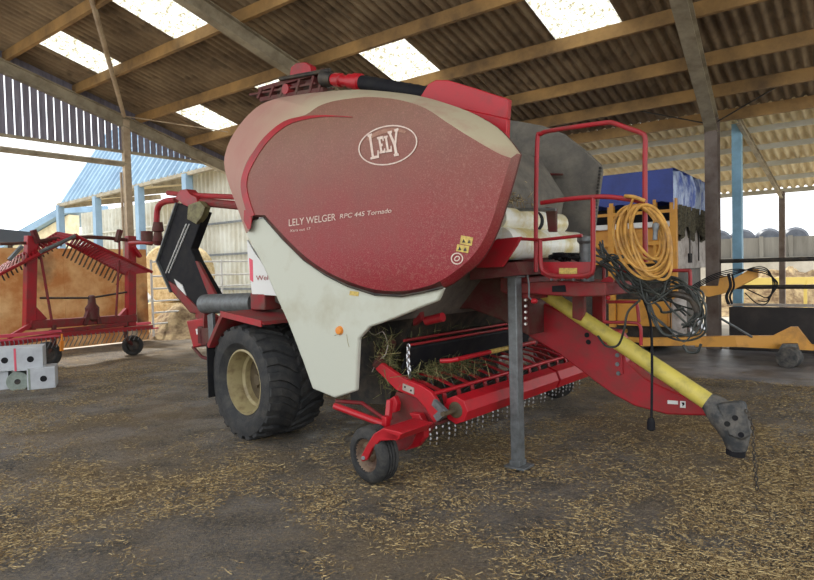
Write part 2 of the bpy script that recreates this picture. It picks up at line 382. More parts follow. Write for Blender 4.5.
# steel posts
def post(s, t, z, w, name, m, lab, d=None):
    b = MB(); a = bld(s, t, -.02); c = bld(s, t, z); d = d or w
    b.bar(a, c, w, .02, sv); 
    for k in (-1, 1): b.bar(a + sv * k * d / 2, c + sv * k * d / 2, w, .02, sv)
    return struct(b.build(name, m, smooth=False), lab)
M['post'] = mat('brown_grey_post', s2l(128, 116, 108), .7, .1, s2l(92, 74, 64), 3, (.4, .7))
post(0, 0, roofz(0) - .05, .2, 'support_column', 'post', 'brown grey steel post right of the tarpaulin covered machine', .2)
post(5.72, 0, roofz(0) - .05, .2, 'support_column', 'post', 'steel post behind the baler')
b = MB()
for dx in (-1, 1): b.tube([bld(0, 0, 3.85), bld(dx * 1.15, .62, 4.2)], .012, 6)
struct(b.build('knee_brace', 'darksteel'), 'thin dark rods bracing the right hand post')
# gable post, brace and wires
pg = onG(125, 120); M['gablepost'] = mat('beige_worn_post', s2l(196, 178, 152), .75, 0, s2l(150, 130, 108), 3, (.4, .7))
b = MB(); b.bar((pg.x, pg.y, -.02), pg, .12, .15, sv); b.tube([(pg.x - .13, pg.y - .02, 1.9), (pg.x - .13, pg.y - .02, 3.9)], .03, 8)
struct(b.build('support_column', 'gablepost', smooth=False), 'beige gable post with drain pipe behind the hay rake')
p1 = onG(124, 116, 11.2); q1 = hit(92, 0, rn, bld(0, 0, roofz(0)))
b = MB(); b.tube([p1, p1 + (q1 - p1) * 1.15], .045, 8)
struct(b.build('wind_brace', 'gablepost'), 'thin pale brace rising from the gable post to the roof')
b = MB(); q2 = hit(228, 132, rn, bld(0, 0, roofz(0) - .1)); b.tube([p1, q2], .012, 6)
struct(b.build('roof_tie', 'gablepost'), 'pale tie rod running right from the gable post top')
# spaced boarding in the gable
b = MB(); s = 11.46; t = -.1; ZB = onG(0, 136).z; ZP = onG(0, 149).z
while t < TOP:
    zt = roofz(t) + .02; b.box(bld(s, t + .08, (zt + ZB) / 2), (.02, .122, max(zt - ZB, .05)), (su, sv, Vector((0, 0, 1)))); t += .152
b.bar(bld(11.5, -.35, roofz(-.35) + .1), bld(11.5, TOP, roofz(TOP) + .1), .03, .2)
struct(b.build('wall_left', 'board', smooth=False), 'weathered grey vertical boards with bright gaps in the gable')
b = MB(); zr = (onG(0, 147).z + onG(120, 163).z) / 2
b.tube([bld(11.4, 4.35, ZP), bld(11.4, TOP, ZP)], .065, 10)
b.bar(bld(11.42, -.2, ZB + .03), bld(11.42, TOP, ZB + .03), .05, .06)
struct(b.build('gable_rail', 'rafter', smooth=False), 'steel rail and pipe under the spaced boards')
# rust-stained panel wall below
zo = onG(60, 248).z; tW0 = -(onG(152, 300) - PE).dot(sv)
b = MB()
nb = 14
for i in range(nb):
    a = tW0 + (TOP - tW0) * i / nb; c = tW0 + (TOP - tW0) * (i + 1) / nb
    b.box(bld(11.62 + .012 * (i % 2), (a + c) / 2, zo / 2), (.08, c - a - .004, zo), (su, sv, Vector((0, 0, 1))))
struct(b.build('wall_lower_left', 'rust', smooth=False), 'rust stained ochre panel wall behind the hay rake')
# back wall behind the baler (low), closing the bay on the left of the post
# feed wall and barrier rails on the right
zt = onT(770, 306, -.2).z
b = MB(); b.bar(bld(-.2, -.3, zt / 2 - .03), bld(-9, -.3, zt / 2 - .03), .2, zt)
w = struct(b.build('wall_back', 'feedwall', smooth=False), 'dark stained low concrete feed wall on the right')
b = MB(); b.bar(bld(-.2, -.3, zt + .01), bld(-9, -.3, zt + .01), .23, .035); 
struct(b.build('trim_1', 'pale', smooth=False), 'pale worn coping on top of the feed wall')
for i, yy in enumerate((260, 287)):
    z = onT(770, yy, 0).z; b = MB(); b.tube([bld(-.05, -.05, z), bld(-9, -.05, z)], .036, 10)
    tag(b.build('barrier_rail', 'darksteel'), ['upper black pipe rail above the feed wall on the right', 'lower black pipe rail just above the feed wall coping'][i], 'rail', 'feed barrier rails')
# lean-to roof beyond the post
def lz(t): return 4.02 + .17 * (t + .3)
b = MB(); wavy(b, -9, 3.4, -5.6, -.3, .1, .045, 1, lz); wavy(b, 4.3, 8, -5.6, -.3, .1, .045, 1, lz); wavy(b, 3.4, 4.3, -5.6, -2.4, .1, .045, 1, lz)
b2 = MB(); wavy(b2, 3.38, 4.32, -2.42, -.3, .103, .045, 1, lz); struct(b2.build('window_9', 'rooflight', ang=80), 'translucent rooflight of the lean-to')
struct(b.build('lean_to_ceiling', 'sheet_light', ang=80), 'pale corrugated lean-to roof beyond the post')
for t in (-1.2, -2.2, -3.3, -4.4, -5.5):
    b = MB(); b.bar(bld(-9, t, lz(t) + .02), bld(8, t, lz(t) + .02), .06, .1)
    struct(b.build('lean_to_purlin', 'shedwhite', smooth=False), 'pale purlin of the lean-to roof')
pb = onT(782, 200, -5.5); sP = -(pb - PE).dot(su)
for s0 in (sP, sP + 4.6):
    b = MB(); ibeam(b, bld(s0, -.3, lz(-.3) - .12), bld(s0, -5.6, lz(-5.6) - .12), .07, .1)
    struct(b.build('lean_to_rafter', 'rafter', smooth=False), 'dark rafter of the lean-to roof')
pb = onT(782, 200, -5.5); b = MB(); b.bar((pb.x, pb.y, -.05), (pb.x, pb.y, lz(-5.5)), .12, .14, sv)
struct(b.build('lean_to_post', 'post', smooth=False), 'slim dark outer post of the lean-to')
pb = onT(737.5, 200, -.75); b = MB(); b.bar((pb.x, pb.y, -.05), (pb.x, pb.y, lz(-.75)), .15, .15, sv)
struct(b.build('blue_column', 'bluepost', smooth=False), 'pale blue steel post between feed wall and clamp wall')

# ================================================================== YARD BEYOND
def yard(x, y, D):   # point at depth D along the view
    return hit(x, y, _F, CAM + _F * D)
# silage clamp wall with wrapped bales behind
a = yard(640, 238, 30); c = yard(900, 235, 26)
b = MB(); a0 = Vector((a.x, a.y, 0)); c0 = Vector((c.x, c.y, 0)); h = (a.z + c.z) / 2
b.bar(a0 + Vector((0, 0, h / 2 - .05)), c0 + Vector((0, 0, h / 2 - .05)), .2, h)
dd = (c0 - a0).normalized(); nn = Vector((dd.y, -dd.x, 0))
for i in range(9):
    q = a0 + (c0 - a0) * (i + .5) / 9; b.bar(q + nn * .16 + Vector((0, 0, -.05)), q + nn * .16 + Vector((0, 0, h)), .12, .16, dd)
b.bar(a0 + nn * .2 + Vector((0, 0, 1.62)), c0 + nn * .2 + Vector((0, 0, 1.62)), .2, .1)
cw = b.build('clamp_wall', 'wallconc', smooth=False); b = MB(); b.bar(a0 + nn * .3 + Vector((0, 0, .75)), c0 + nn * .3 + Vector((0, 0, .75)), .4, 1.6); b.build('plinth', 'concrete', cw, smooth=False)
tag(cw, 'long grey concrete silage clamp wall across the yard', 'wall')
for i, x in enumerate((702, 728, 752, 779, 806)):
    q = yard(x, 236, 29.2 - (x - 700) * .012); b = MB()
    b.lathe(Vector((q.x, q.y + .9, h - .15 )) , Vector((nn.x, nn.y, 0)) * 1, [(-.6, .33), (-.58, .46), (-.45, .57), (.45, .57), (.58, .46), (.6, .33)], 24)
    lb = ['black wrapped bale just left of the blue column', 'black wrapped bale hidden partly behind the blue column', 'black wrapped bale right beside the blue column', 'black wrapped bale behind the slim dark lean-to post', 'black wrapped bale nearest the right edge'][i]
    # sits on a raised stack behind the wall
    tag(b.build('wrapped_bale', 'blackwrap'), lb, 'bale', 'wrapped bales above the clamp wall')
b = MB(); q0 = a0 - nn * 1.1; q1 = c0 - nn * 1.1
b.bar(q0 + Vector((0, 0, h / 2 - .42)), q1 + Vector((0, 0, h / 2 - .42)), 1.7, h - .78)
tag(b.build('silage_heap', 'blackwrap', smooth=False), 'sheeted silage heap behind the clamp wall', 'silage heap')
a = yard(716, 282, 18); c = yard(900, 279, 17); b = MB(); b.bar(a, c, .08, .2)
for k in (.15, .5, .85):
    q = a.lerp(c, k); b.bar((q.x, q.y, -.05), (q.x, q.y, q.z), .08, .08, sv)
tag(b.build('yellow_barrier', 'yard_yellow', smooth=False), 'yellow barrier rail in the yard behind the feed wall', 'barrier')
def heap(name, m, c, rx, ry, h, lab, cat, seed=0):
    b = MB(); n = 28; k = 10; vs = [(c[0], c[1], h * 1.0 + c[2])]; fs = []
    for j in range(1, k + 1):
        for i in range(n):
            a = 2 * math.pi * i / n; rr = j / k; x = c[0] + rx * rr * math.cos(a); y = c[1] + ry * rr * math.sin(a)
            z = c[2] + h * (math.cos(rr * math.pi) + 1) / 2 + (noise.noise(Vector((x * 2.3 + seed, y * 2.3, 0))) * .35 * h + noise.noise(Vector((x * 6 + seed, y * 6, 4))) * .16 * h) * (1 - rr ** 4)
            vs.append((x, y, z if j < k else c[2] - .05))
    fs += [(0, 1 + i, 1 + (i + 1) % n) for i in range(n)]
    for j in range(k - 1):
        for i in range(n): fs.append((1 + j * n + i, 1 + (j + 1) * n + i, 1 + (j + 1) * n + (i + 1) % n, 1 + j * n + (i + 1) % n))
    b.add(vs, fs); o = b.build(name, m, ang=80); tag(o, lab, cat, kind='stuff'); return o
g1 = gnd(172, 338); heap('straw_heap', 'heap', (g1.x, g1.y + .9, 0), 1.6, 1.1, .75, 'brown straw and manure heap left of the baler rear', 'straw heap')
g1 = onT(790, 300, -10.6); heap('straw_heap', 'heap', (g1.x, g1.y, 0), 6, 1.6, 1.15, 'pale straw feed heap behind the feed wall', 'straw heap', 5)

# open shed with blue cladding beyond the gable
sh = empty('open_shed', yard(62, 280, 28) * 1); sh.location.z = 0
S0 = Vector(sh.location)
def sl(p): return Vector(p) - S0
def sray(x, y, k=0.0): return hit(x, y, sv, S0 + sv * k)
eav = [sray(58, 206), sray(120, 191), sray(190, 173.5), sray(240, 161)]
def corr_quad(b, A, B_, C_, D_, n, amp):   # A-B bottom, D-C top, ribs run bottom to top
    nr = (B_ - A).cross(D_ - A).normalized(); vs = []
    for i in range(n + 1):
        k = i / n; o = nr * (amp if (i // 2) % 2 else -amp); vs += [A.lerp(B_, k) + o, D_.lerp(C_, k) + o]
    b.add(vs, [(2 * i, 2 * i + 2, 2 * i + 3, 2 * i + 1) for i in range(n)])
b = MB()
A = eav[0]; B_ = eav[3]; D_ = hit(88, 160, sv, S0 + sv * 1.1); up_ = (D_ - A)
corr_quad(b, sl(A), sl(B_), sl(B_ + up_ * 1.6), sl(A + up_ * 1.6), 120, .05)
tb = b.build('blue_cladding', 'shedblue', sh, smooth=False)
b = MB(); b.prism([sl((eav[0].x, eav[0].y, 0)), sl((eav[0].x, eav[0].y, 0)) + sv * 5, sl((eav[0].x, eav[0].y, 4.8)) + sv * 5, sl((eav[0].x, eav[0].y, 4.8))], su * -.05) if False else None
A = Vector((eav[0].x, eav[0].y, 0)) + sv * 5 - su * 9; B_ = Vector((eav[3].x, eav[3].y, 0)) + sv * 5 + su * .3
H5 = Vector((0, 0, 5.4)); corr_quad(b, sl(A), sl(B_), sl(B_ + H5), sl(A + H5), 220, .05)
for z in (1.4, 2.8, 4.1): b.bar(sl(A) - sv * .1 + Vector((0, 0, z)), sl(B_) - sv * .1 + Vector((0, 0, z)), .08, .1)
b.build('back_cladding', 'shedwhite', sh, smooth=False)
for x in (60, 97, 140, 188):
    q = sray(x, 210, 0); k = (q - eav[0]).dot(su) / (eav[3] - eav[0]).dot(su); zz = eav[0].z + (eav[3].z - eav[0].z) * k
    b = MB(); b.bar(sl((q.x, q.y, -.05)), sl((q.x, q.y, zz)), .26, .26, sv); b.build('post', 'shedblue', sh, smooth=False)
b = MB(); b.bar(sl(eav[0]), sl(eav[3]), .15, .12); 
for k in (0, .3, .6, .9):
    q = eav[0].lerp(eav[3], k); b.bar(sl(q), sl(q + sv * 5 + Vector((0, 0, .8))), .15, .25)
b.build('frame', 'rafter', sh, smooth=False)
b = MB(); rA = eav[0] + Vector((0, 0, .1)); rB = eav[3] + Vector((0, 0, .1)); up2 = sv * 5 + Vector((0, 0, .9))
corr_quad(b, sl(rA), sl(rB), sl(rB + up2), sl(rA + up2), 120, .03); b.build('roof_sheets', 'sheet_light', sh, smooth=False)
tag(sh, 'open fronted shed with pale blue cladding and blue posts beyond the gable', 'shed')
# white clad shed nearer on the right of it
ws = empty('white_shed', gnd(200, 316)); W0 = Vector(ws.location); W0.z = 0; ws.location.z = 0
a = hit(196, 300, sv, W0); c = hit(330, 300, sv, W0); b = MB(); a.z = c.z = 0; hh = Vector((0, 0, hit(200, 152, sv, W0).z))
corr_quad(b, a - W0, c - W0, c - W0 + hh, a - W0 + hh, 110, .03)
b.build('wall_sheets', 'shedwhite', ws, smooth=False)
b = MB()
for z in (1.0, 2.2, 3.3): b.bar(a - W0 - sv * .1 + Vector((0, 0, z)), c - W0 - sv * .1 + Vector((0, 0, z)), .05, .07)
b.build('rail', 'steel', ws, smooth=False)
b = MB(); b.bar(a - W0 - sv * .1, a - W0 - sv * .1 + hh, .22, .22, sv); b.build('corner_post', 'shedblue', ws, smooth=False)
tag(ws, 'white ribbed metal clad shed between wrapper arm and baler cover', 'shed')
# low pale roofed building far left
lb = empty('low_building', yard(20, 280, 44)); lb.location.z = 0; L0 = Vector(lb.location); L0.z = 0
pts = [yard(-30, 258, 46), yard(60, 207, 41), yard(62, 213, 41), yard(-30, 266, 46)]
b = MB(); e = pts[1]; f_ = pts[0]
b.prism([p - L0 for p in pts], Vector((1.5, 3.5, .4))); b.build('roof', 'shedblue', lb, smooth=False)
b = MB(); b.prism([Vector((q.x, q.y, z)) - L0 + Vector((.1, .6, 0)) for q, z in ((pts[0], 0), (pts[1], 0), (pts[2], pts[2].z - .05), (pts[3], pts[3].z - .05))], Vector((.3, .8, 0)))
b.build('wall', 'sheet_light', lb, smooth=False)
tag(lb, 'low pale building with sloping grey green roof at far left', 'building')
# dark trailer body at the left edge
tr = empty('farm_trailer', yard(2, 280, 16)); tr.location.z = 0; T0 = Vector(tr.location); T0.z = 0
c = yard(2, 237, 16) - T0; b = MB(); b.box(c, (.75, 1.4, .32), None); b.build('body', 'darkbox', tr, smooth=False)
b = MB(); b.bar(c + Vector((-.2, 0, -.15)), Vector((-.2 + c.x, c.y, 0)), .08, .08, (0, 1, 0)); b.bar(c + Vector((.2, 0, -.15)), Vector((.2 + c.x, c.y, 0)), .08, .08, (0, 1, 0)); b.build('stand', 'darksteel', tr, smooth=False)
tag(tr, 'dark blue grey box body above the panel wall at left edge', 'trailer')
# yard gate with pale rails, right of the panel wall
gt = empty('yard_gate', bld(11.6, tW0 - .1, 0)); G0 = Vector(gt.location)
b = MB(); tG1 = tW0 - 4.2
for z in (.35, .62, .9, 1.2, 1.5, 1.85):
    b = MB(); b.tube([bld(11.6, tW0 - .12, z) - G0, bld(11.6, tG1, z) - G0], .022, 8); b.build('rail', 'white', gt)
for t in (tW0 - .12, (tW0 + tG1) / 2, tG1):
    b = MB(); b.tube([bld(11.6, t, .05) - G0, bld(11.6, t, 1.9) - G0], .03, 8); b.build('upright', 'white', gt)
tag(gt, 'pale tubular yard gate between the panel wall and baler', 'gate')
# round bale and yellow machine seen through the gate
q = yard(180, 300, 17.2); b = MB(); rb = .78
b.lathe((q.x, q.y, 1.56), (-.35, -1, 0), [(-.6, .5), (-.6, .72), (-.55, rb), (.55, rb), (.6, .72), (.6, .5)], 36)
tag(b.build('round_bale', 'bale'), 'pale round straw bale behind the black wrapper arm', 'bale')
b = MB(); b.box((q.x, q.y, .37), (1.7, 1.3, .82)); tag(b.build('square_bale', 'bale', smooth=False, bevel=.05), 'pale square straw bale carrying the round bale beyond the gate', 'bale')
ym = empty('yellow_tank', gnd(167, 318)); b = MB()
b.lathe((0, .5, .95), (1, .1, 0), [(-.6, .1), (-.58, .3), (-.45, .38), (.45, .38), (.58, .3), (.6, .1)], 24); b.build('tank', 'impyellow', ym)
for x in (-.35, .35):
    b = MB(); b.box((x, .5, .3), (.1, .6, .6)); b.build('cradle', 'steel', ym, smooth=False)
b = MB(); b.box((-.55, .1, 1.0), (.5, .4, .65)); b.build('white_drum', 'white', ym, smooth=False, bevel=.05)
tag(ym, 'amber tank with white drum beyond the yard gate', 'tank')

# ================================================================== HAY RAKE (left)
rk = empty('hay_rake', gnd(85, 358)); K0 = Vector(rk.location); K0.z = 0
wl = gnd(46, 367); wr = gnd(132, 354.5); ru = (wr - wl).normalized(); rn_ = Vector((ru.y, -ru.x, 0))   # rn_ towards the viewer
def K(x, y, off=0.0):   # point in the rake's upright plane, off towards the viewer
    return hit(x, y, rn_, wl + rn_ * off) - K0
b = MB(); b.bar(K(29, 330), K(31, 236), .17, .13, rn_); b.prism([K(35, 305, .05), K(48, 319, .05), K(35, 323, .05)], rn_ * -.1); b.build('upright', 'red', rk, bevel=.01)
b = MB(); b.bar(K(130.5, 326), K(130.5, 236), .17, .13, rn_); b.prism([K(127, 308, .05), K(117, 319, .05), K(127, 323, .05)], rn_ * -.1); b.build('upright', 'red', rk, bevel=.01)
b = MB(); b.tube([K(28, 243), K(55, 239, .05), K(88, 237), K(108, 238), K(127, 240), K(152, 244)], .035, 8); b.tube([K(0, 244), K(28, 243)], .025, 8); b.build('top_bar', 'maroon', rk)
b = MB(); b.bar(K(28, 325), K(134, 318), .2, .14); b.bar(K(50, 332, .1), K(126, 324, .1), .08, .07); b.build('base_beam', 'red_dirty', rk, bevel=.01)
b = MB(); b.lathe(K(92, 305, .05), (0, 0, 1), [(-.3, .06), (-.25, .11), (-.05, .12), (.02, .07), (.16, .06), (.18, .03)], 16); b.bar(K(92, 302, .05), K(84, 325, .1), .07, .09, rn_); b.bar(K(92, 302, .05), K(99, 324, .1), .07, .09, rn_); b.build('gearbox', 'maroon', rk)
b = MB(); b.tube([K(40, 298), K(70, 298, .05), K(90, 298, .05), K(127, 292)], .018, 8); b.build('drive_shaft', 'darksteel', rk)
b = MB(); b.tube([K(40, 252, .1), K(52, 322, .1)], .022, 8); b.build('lower_stay', 'red_dirty', rk)
b = MB(); b.tube([K(119, 232, .1), K(119.5, 250, .1), K(116, 318, .1)], .022, 8); b.build('lower_stay', 'red_dirty', rk)
b = MB(); b.bar(K(33, 230, .1), K(38, 243, .1), .07, .09, rn_); b.build('bracket', 'maroon', rk)
b = MB(); b.bar(K(120, 230, .1), K(117, 242, .1), .07, .09, rn_); b.build('bracket', 'maroon', rk)
# folded tine arms: lattice of two rails, with tines hanging
def tine_arm(p, q, w0, name_off):
    b = MB(); n = 22
    b.tube([K(*p, .18), K(*q, .18)], .032, 8); d0 = (q[0] - p[0], q[1] - p[1]); 
    p2 = (p[0] + w0[0], p[1] + w0[1]); q2 = (q[0] + w0[2], q[1] + w0[3])
    b.tube([K(*p2, -.05), K(*q2, -.05)], .025, 8)
    for i in range(n):
        k = (i + .5) / n; b.bar(K(p[0] + d0[0] * k, p[1] + d0[1] * k, .18), K(p2[0] + (q2[0] - p2[0]) * min(1, k + .05), p2[1] + (q2[1] - p2[1]) * min(1, k + .05), -.05), .02, .05)
    o = b.build('tine_arm', 'red', rk)
    b = MB()
    for i in range(14):
        k = (i + .5) / 14; x = p2[0] + (q2[0] - p2[0]) * k; y = p2[1] + (q2[1] - p2[1]) * k; sg = name_off
        for j in (0, .25): b.tube([K(x + j * 4, y, -.05), K(x + sg * 2 + j * 4, y + 4, 0), K(x + sg * 6 + j * 4, y + 12, .02)], .007, 5)
    b.build('tines', 'darksteel', o)
tine_arm((-12, 280), (77, 235), (8, -10, -20, -2), 1)
tine_arm((74, 235), (152, 272), (-8, 8, -28, 2), -1)
b = MB(); b.tube([K(40, 252, .25), K(75, 236, .25)], .03, 8); b.build('chrome_strut', 'steel', rk)
b = MB(); b.bar(K(9, 260, .2), K(22, 246, .2), .05, .06, rn_); b.build('chrome_strut', 'steel', rk)
b = MB(); b.bar(K(134, 248, .1), K(140, 257, .1), .05, .1, rn_); b.build('fold_link', 'red', rk)
# lower tine bar
b = MB(); b.bar(K(-6, 345, .1), K(60, 335, .25), .07, .1); b.bar(K(60, 335, .25), K(152, 327, .2), .06, .08); b.bar(K(30, 325, .1), K(8, 338, .1), .06, .06); b.build('tine_bar', 'red', rk)
b = MB(); b.bar(K(-6, 337, .4), K(150, 323, -.4), .05, .05); b.bar(K(-6, 341, .5), K(158, 328, -.2), .03, .03); b.build('guard_rail', 'pink', rk)
b = MB()
for i in range(34):
    k = i / 33; x = 0 + 150 * k; y = 342 - 14 * k
    b.tube([K(x, y, .3), K(x + 1, y + 3, .35), K(x - 3, y + 11, .45)], .008, 5)
b.build('lower_tines', 'steel', rk)
def small_wheel(c, ax, r, w, parent, m='rubber_small', rm='darksteel', nm='wheel'):
    c = Vector(c); ax = Vector(ax).normalized(); b = MB(); h = w / 2; ri = r * .55
    prof = [(-h * .7, ri), (-h, ri * 1.15), (-h * 1.02, r * .8), (-h * .8, r * .95), (-h * .62, r)]
    for g in (-.3, 0, .3): prof += [(h * (g - .07), r), (h * (g - .05), r * .955), (h * (g + .05), r * .955), (h * (g + .07), r)]
    prof += [(h * .62, r), (h * .8, r * .95), (h * 1.02, r * .8), (h, ri * 1.15), (h * .7, ri)]
    b.lathe(c, ax, prof, 36, True); t = b.build(nm, m, parent)
    b = MB(); b.lathe(c, ax, [(-h * .75, 0.02), (-h * .75, ri * .3), (-h * .35, ri * .5), (-h * .45, ri * .85), (-h * .85, ri * 1.08), (-h * .6, ri * 1.1), (h * .6, ri * 1.1), (h * .85, ri * 1.08), (h * .3, ri * .8), (h * .3, .02)], 28)
    b.lathe(c, ax, [(-h * 1.15, .01), (-h * 1.15, ri * .22), (-h * .6, ri * .25), (-h * .6, .01)], 12)
    b.build('rim', rm, t); return t
for (x, y, r) in ((47, 351, .22), (132.5, 342, .19)):
    c = K(x, y, 0); c.z = r - .012; small_wheel(c, rn_.lerp(-ru, .35), r, .15, rk)
b = MB(); c = K(48, 351, 0); c.z = .22; b.bar(K(54, 325, .1), K(54, 345, .1), .05, .07, rn_); b.bar(K(54, 345, .1), c, .04, .05, (0, 0, 1)); b.build('wheel_leg', 'maroon', rk)
b = MB(); c = K(132, 342, 0); c.z = .19; b.bar(K(126, 322, .1), K(126, 338, .1), .05, .07, rn_); b.bar(K(126, 338, .1), c, .04, .05, (0, 0, 1)); b.build('wheel_leg', 'maroon', rk)
b = MB(); b.bar(K(62, 341, .45), K(61.5, 351, .45), .05, .03, rn_); b.bar(K(61.8, 334, .35), K(62, 341, .45), .02, .02, rn_); b.build('reflector', 'orange', rk)
tag(rk, 'folded red hay rake with tall twin uprights and black tines at left', 'hay rake')

# ================================================================== FILM CARTONS (left)
def carton(x0, x1, y0, y1, D0, lab, holes=True, rollm=None):
    # front face spans the given box at ground depth D0
    a = yard(x0, (y0 + y1) / 2, D0); c = yard(x1, (y0 + y1) / 2, D0); w = (c - a).length
    zt = yard(x0, y0, D0).z; zb = yard(x0, y1, D0).z; h = zt - zb
    ctr = (a + c) / 2; e = empty('film_carton' if not rollm else 'film_roll', (ctr.x, ctr.y, zb)); dep = .42
    yaw = R_(25); e.rotation_euler[2] = yaw
    if rollm:
        b = MB(); r = h / 2; b.lathe((0, dep / 2, r), (0, 1, 0), [(-dep / 2, r * .25), (-dep / 2, r * .98), (-dep / 2 + .01, r), (dep / 2 - .01, r), (dep / 2, r * .98), (dep / 2, r * .25)], 32); b.build('film', rollm, e)
        b = MB(); b.lathe((0, dep / 2, r), (0, 1, 0), [(-dep / 2 - .004, .02), (-dep / 2 - .004, r * .28), (dep / 2 + .004, r * .28), (dep / 2 + .004, .02)], 20); b.build('core', 'darksteel', e)
    else:
        b = MB(); b.box((0, dep / 2, h / 2), (w, dep, h - .004)); b.build('carton', 'box', e, smooth=False, bevel=.006)
        b = MB(); b.lathe((w * .08, -.002, h * .48), (0, 1, 0), [(0, .02), (0, .042), (.01, .042), (.01, .02)], 20); b.build('core_hole', 'black', e)
        b = MB(); b.box((-w * .42, -.002, h * .5), (w * .07, .004, h * .96)); b.build('tape', 'pink' if x0 == 15 else 'boxgreen', e, smooth=False)
    tag(e, lab, 'film roll' if rollm else 'box', 'film cartons stacked at left'); return e
Dg = 8.45
carton(-22, 6, 371, 394, Dg, 'white film carton at the bottom left edge, cut by the frame')
carton(6.5, 28.5, 372, 392, Dg, 'unboxed grey green film roll between two bottom cartons', rollm='boxgreen')
carton(29, 53.5, 368, 389.5, Dg, 'white film carton at the bottom right of the small stack')
carton(-10, 14.5, 349, 372, Dg, 'white film carton on top at the left edge of the frame')
carton(15, 41, 347.5, 371, Dg, 'white film carton on top with pink tape and dark hole')

# ================================================================== AMBER MACHINE WITH BLUE TARPAULIN (right)
im = empty('tarp_covered_implement', (0, 0, 0)); c0 = yard(674, 263, 9.75); c0.z = 0; im.location = c0; im.rotation_euler[2] = -AB
def I(p): d = Vector(p) - c0; return Vector((d.dot(su), d.dot(sv), p[2]))    # local: x along eaves right, y away
def IP(x, y, k=0.0): return I(hit(x, y, sv, c0 + sv * k))
def IE(x, y, k=0.0): return I(hit(x, y, su, c0 + su * k))
zT = IP(675, 167).z; zM = IP(675, 201).z; LX = -3.6; DY = 2.5
# tarp: long blue top with pleated pale ends
b = MB(); n = 40; vs = []
for i in range(n + 1):
    x = LX + (0 - LX) * i / n
    rip = .02 * math.sin(i * .9) ; vs += [(x, 0 + rip, zM + .02 * math.sin(i * 1.7)), (x, .005 + rip * .5, zT - .01), (x, .06, zT), (x, DY - .1, zT - .04), (x, DY, zM)]
b.add(vs, [(5 * i + k, 5 * i + 5 + k, 5 * i + 6 + k, 5 * i + 1 + k) for i in range(n) for k in range(4)])
b.build('blue_cover', 'tarp', im, ang=60)
b = MB(); n = 60; vs = []
for i in range(n + 1):
    y = DY * i / n; rip = .05 * abs(math.sin(i / n * math.pi * 4)) + .02 * math.sin(i * 1.3)
    drop = .12 * (1 - abs(math.sin(i / n * math.pi * 4)))
    vs += [(rip, y, zM - .12 - .1 * math.sin(i * .8) * .3), (rip * 1.3 + .02 * math.sin(i * 2.1), y, (zM + zT) / 2), (rip * .6, y, zT - .03 - drop), (-.12, y, zT)]
b.add(vs, [(4 * i + k, 4 * i + 4 + k, 4 * i + 5 + k, 4 * i + 1 + k) for i in range(n) for k in range(3)])
b.build('cover_end', 'tarp_pale', im, ang=60)
b = MB(); n = 60; vs = []
for i in range(n + 1):
    y = .1 + (DY - .1) * i / n; o = .05 + .04 * math.sin(i * .9); vs += [(o, y, zM - .05), (o * .7 + .02 * math.sin(i * 1.9), y, zM - .5 - .12 * math.sin(i * .35))]
b.add(vs, [(2 * i, 2 * i + 2, 2 * i + 3, 2 * i + 1) for i in range(n)])
b.build('netting', 'net', im, ang=60)
for x in (673.5, 611, 655):
    p_ = IP(x, 202, .05); q = IP(x, 330, .05); b = MB(); b.bar((p_.x, .05, zM + .05), (p_.x, .05, .45 if x != 655 else 1.6), .1 if x != 655 else .05, .08, (0, 1, 0)); b.build('upright', 'impyellow', im, smooth=False)
for y in (DY,): 
    b = MB(); b.bar((0, y, zM), (0, y, .45), .1, .1, (0, 1, 0)); b.bar((LX, y, zM), (LX, y, .45), .1, .1, (0, 1, 0)); b.build('upright', 'impyellow', im, smooth=False)
z1 = IP(640, 213, .03).z; b = MB(); b.bar((LX, .03, z1), (0, .03, z1), .05, .05); b.bar((LX, .03, z1 - .5), (0, .03, z1 - .5), .06, .06); b.build('rail', 'impyellow', im, smooth=False)
z2 = IP(640, 225.5, .1).z; b = MB(); b.bar((LX, .1, z2), (.0, .1, z2), .1, .09); b.build('white_ledge', 'white', im, smooth=False, bevel=.01)
b = MB(); b.box((LX / 2, DY / 2 + .1, (zM + z2) / 2), (-LX - .2, DY - .5, zM - z2 - .05)); b.build('inner_hopper', 'black', im, smooth=False)
zb = IP(640, 262, .1).z; zc = IP(640, 300, .1).z; zd = IP(640, 326, .1).z; ze = IP(655, 341, .1).z
b = MB(); b.box((LX / 2, .2, (z2 + zb) / 2 - .03), (-LX, .12, z2 - zb)); b.build('body_panel', 'impyellow', im, smooth=False, bevel=.01)
b = MB(); xa = IP(617, 310, .1).x; xb = IP(668, 310, .1).x; b.box(((xa + xb) / 2, .15, (zc + zd) / 2), (xb - xa, .12, zc - zd)); b.build('lower_panel', 'impyellow', im, smooth=False, bevel=.01); b = MB(); b.box((LX * .8, .15, (zc + zd) / 2), (1.0, .12, zc - zd)); b.build('lower_panel', 'impyellow', im, smooth=False, bevel=.01)
b = MB(); b.bar((LX, .15, ze), (0.05, .15, ze), .1, .08); b.bar((LX, DY - .2, ze), (0, DY - .2, ze), .1, .08); b.bar((0, .1, ze), (0, DY, ze), .08, .08); b.build('chassis', 'impyellow', im, smooth=False)
b = MB(); b.box((LX / 2, DY / 2, (zb + ze) / 2), (-LX - .2, DY - .7, zb - ze)); b.build('drive_housing', 'darksteel', im, smooth=False)
b = MB(); b.box((-.03, DY / 2 + .05, (zM + zb) / 2 - .2), (.05, DY - .3, zM - zb - .15)); ep = b.build('end_panel', 'endpanel', im, smooth=False)
q = IE(691, 258, .02); b = MB(); b.box((0, q.y, q.z), (.03, .2, .16)); b.build('window_hatch', 'black', ep, smooth=False)
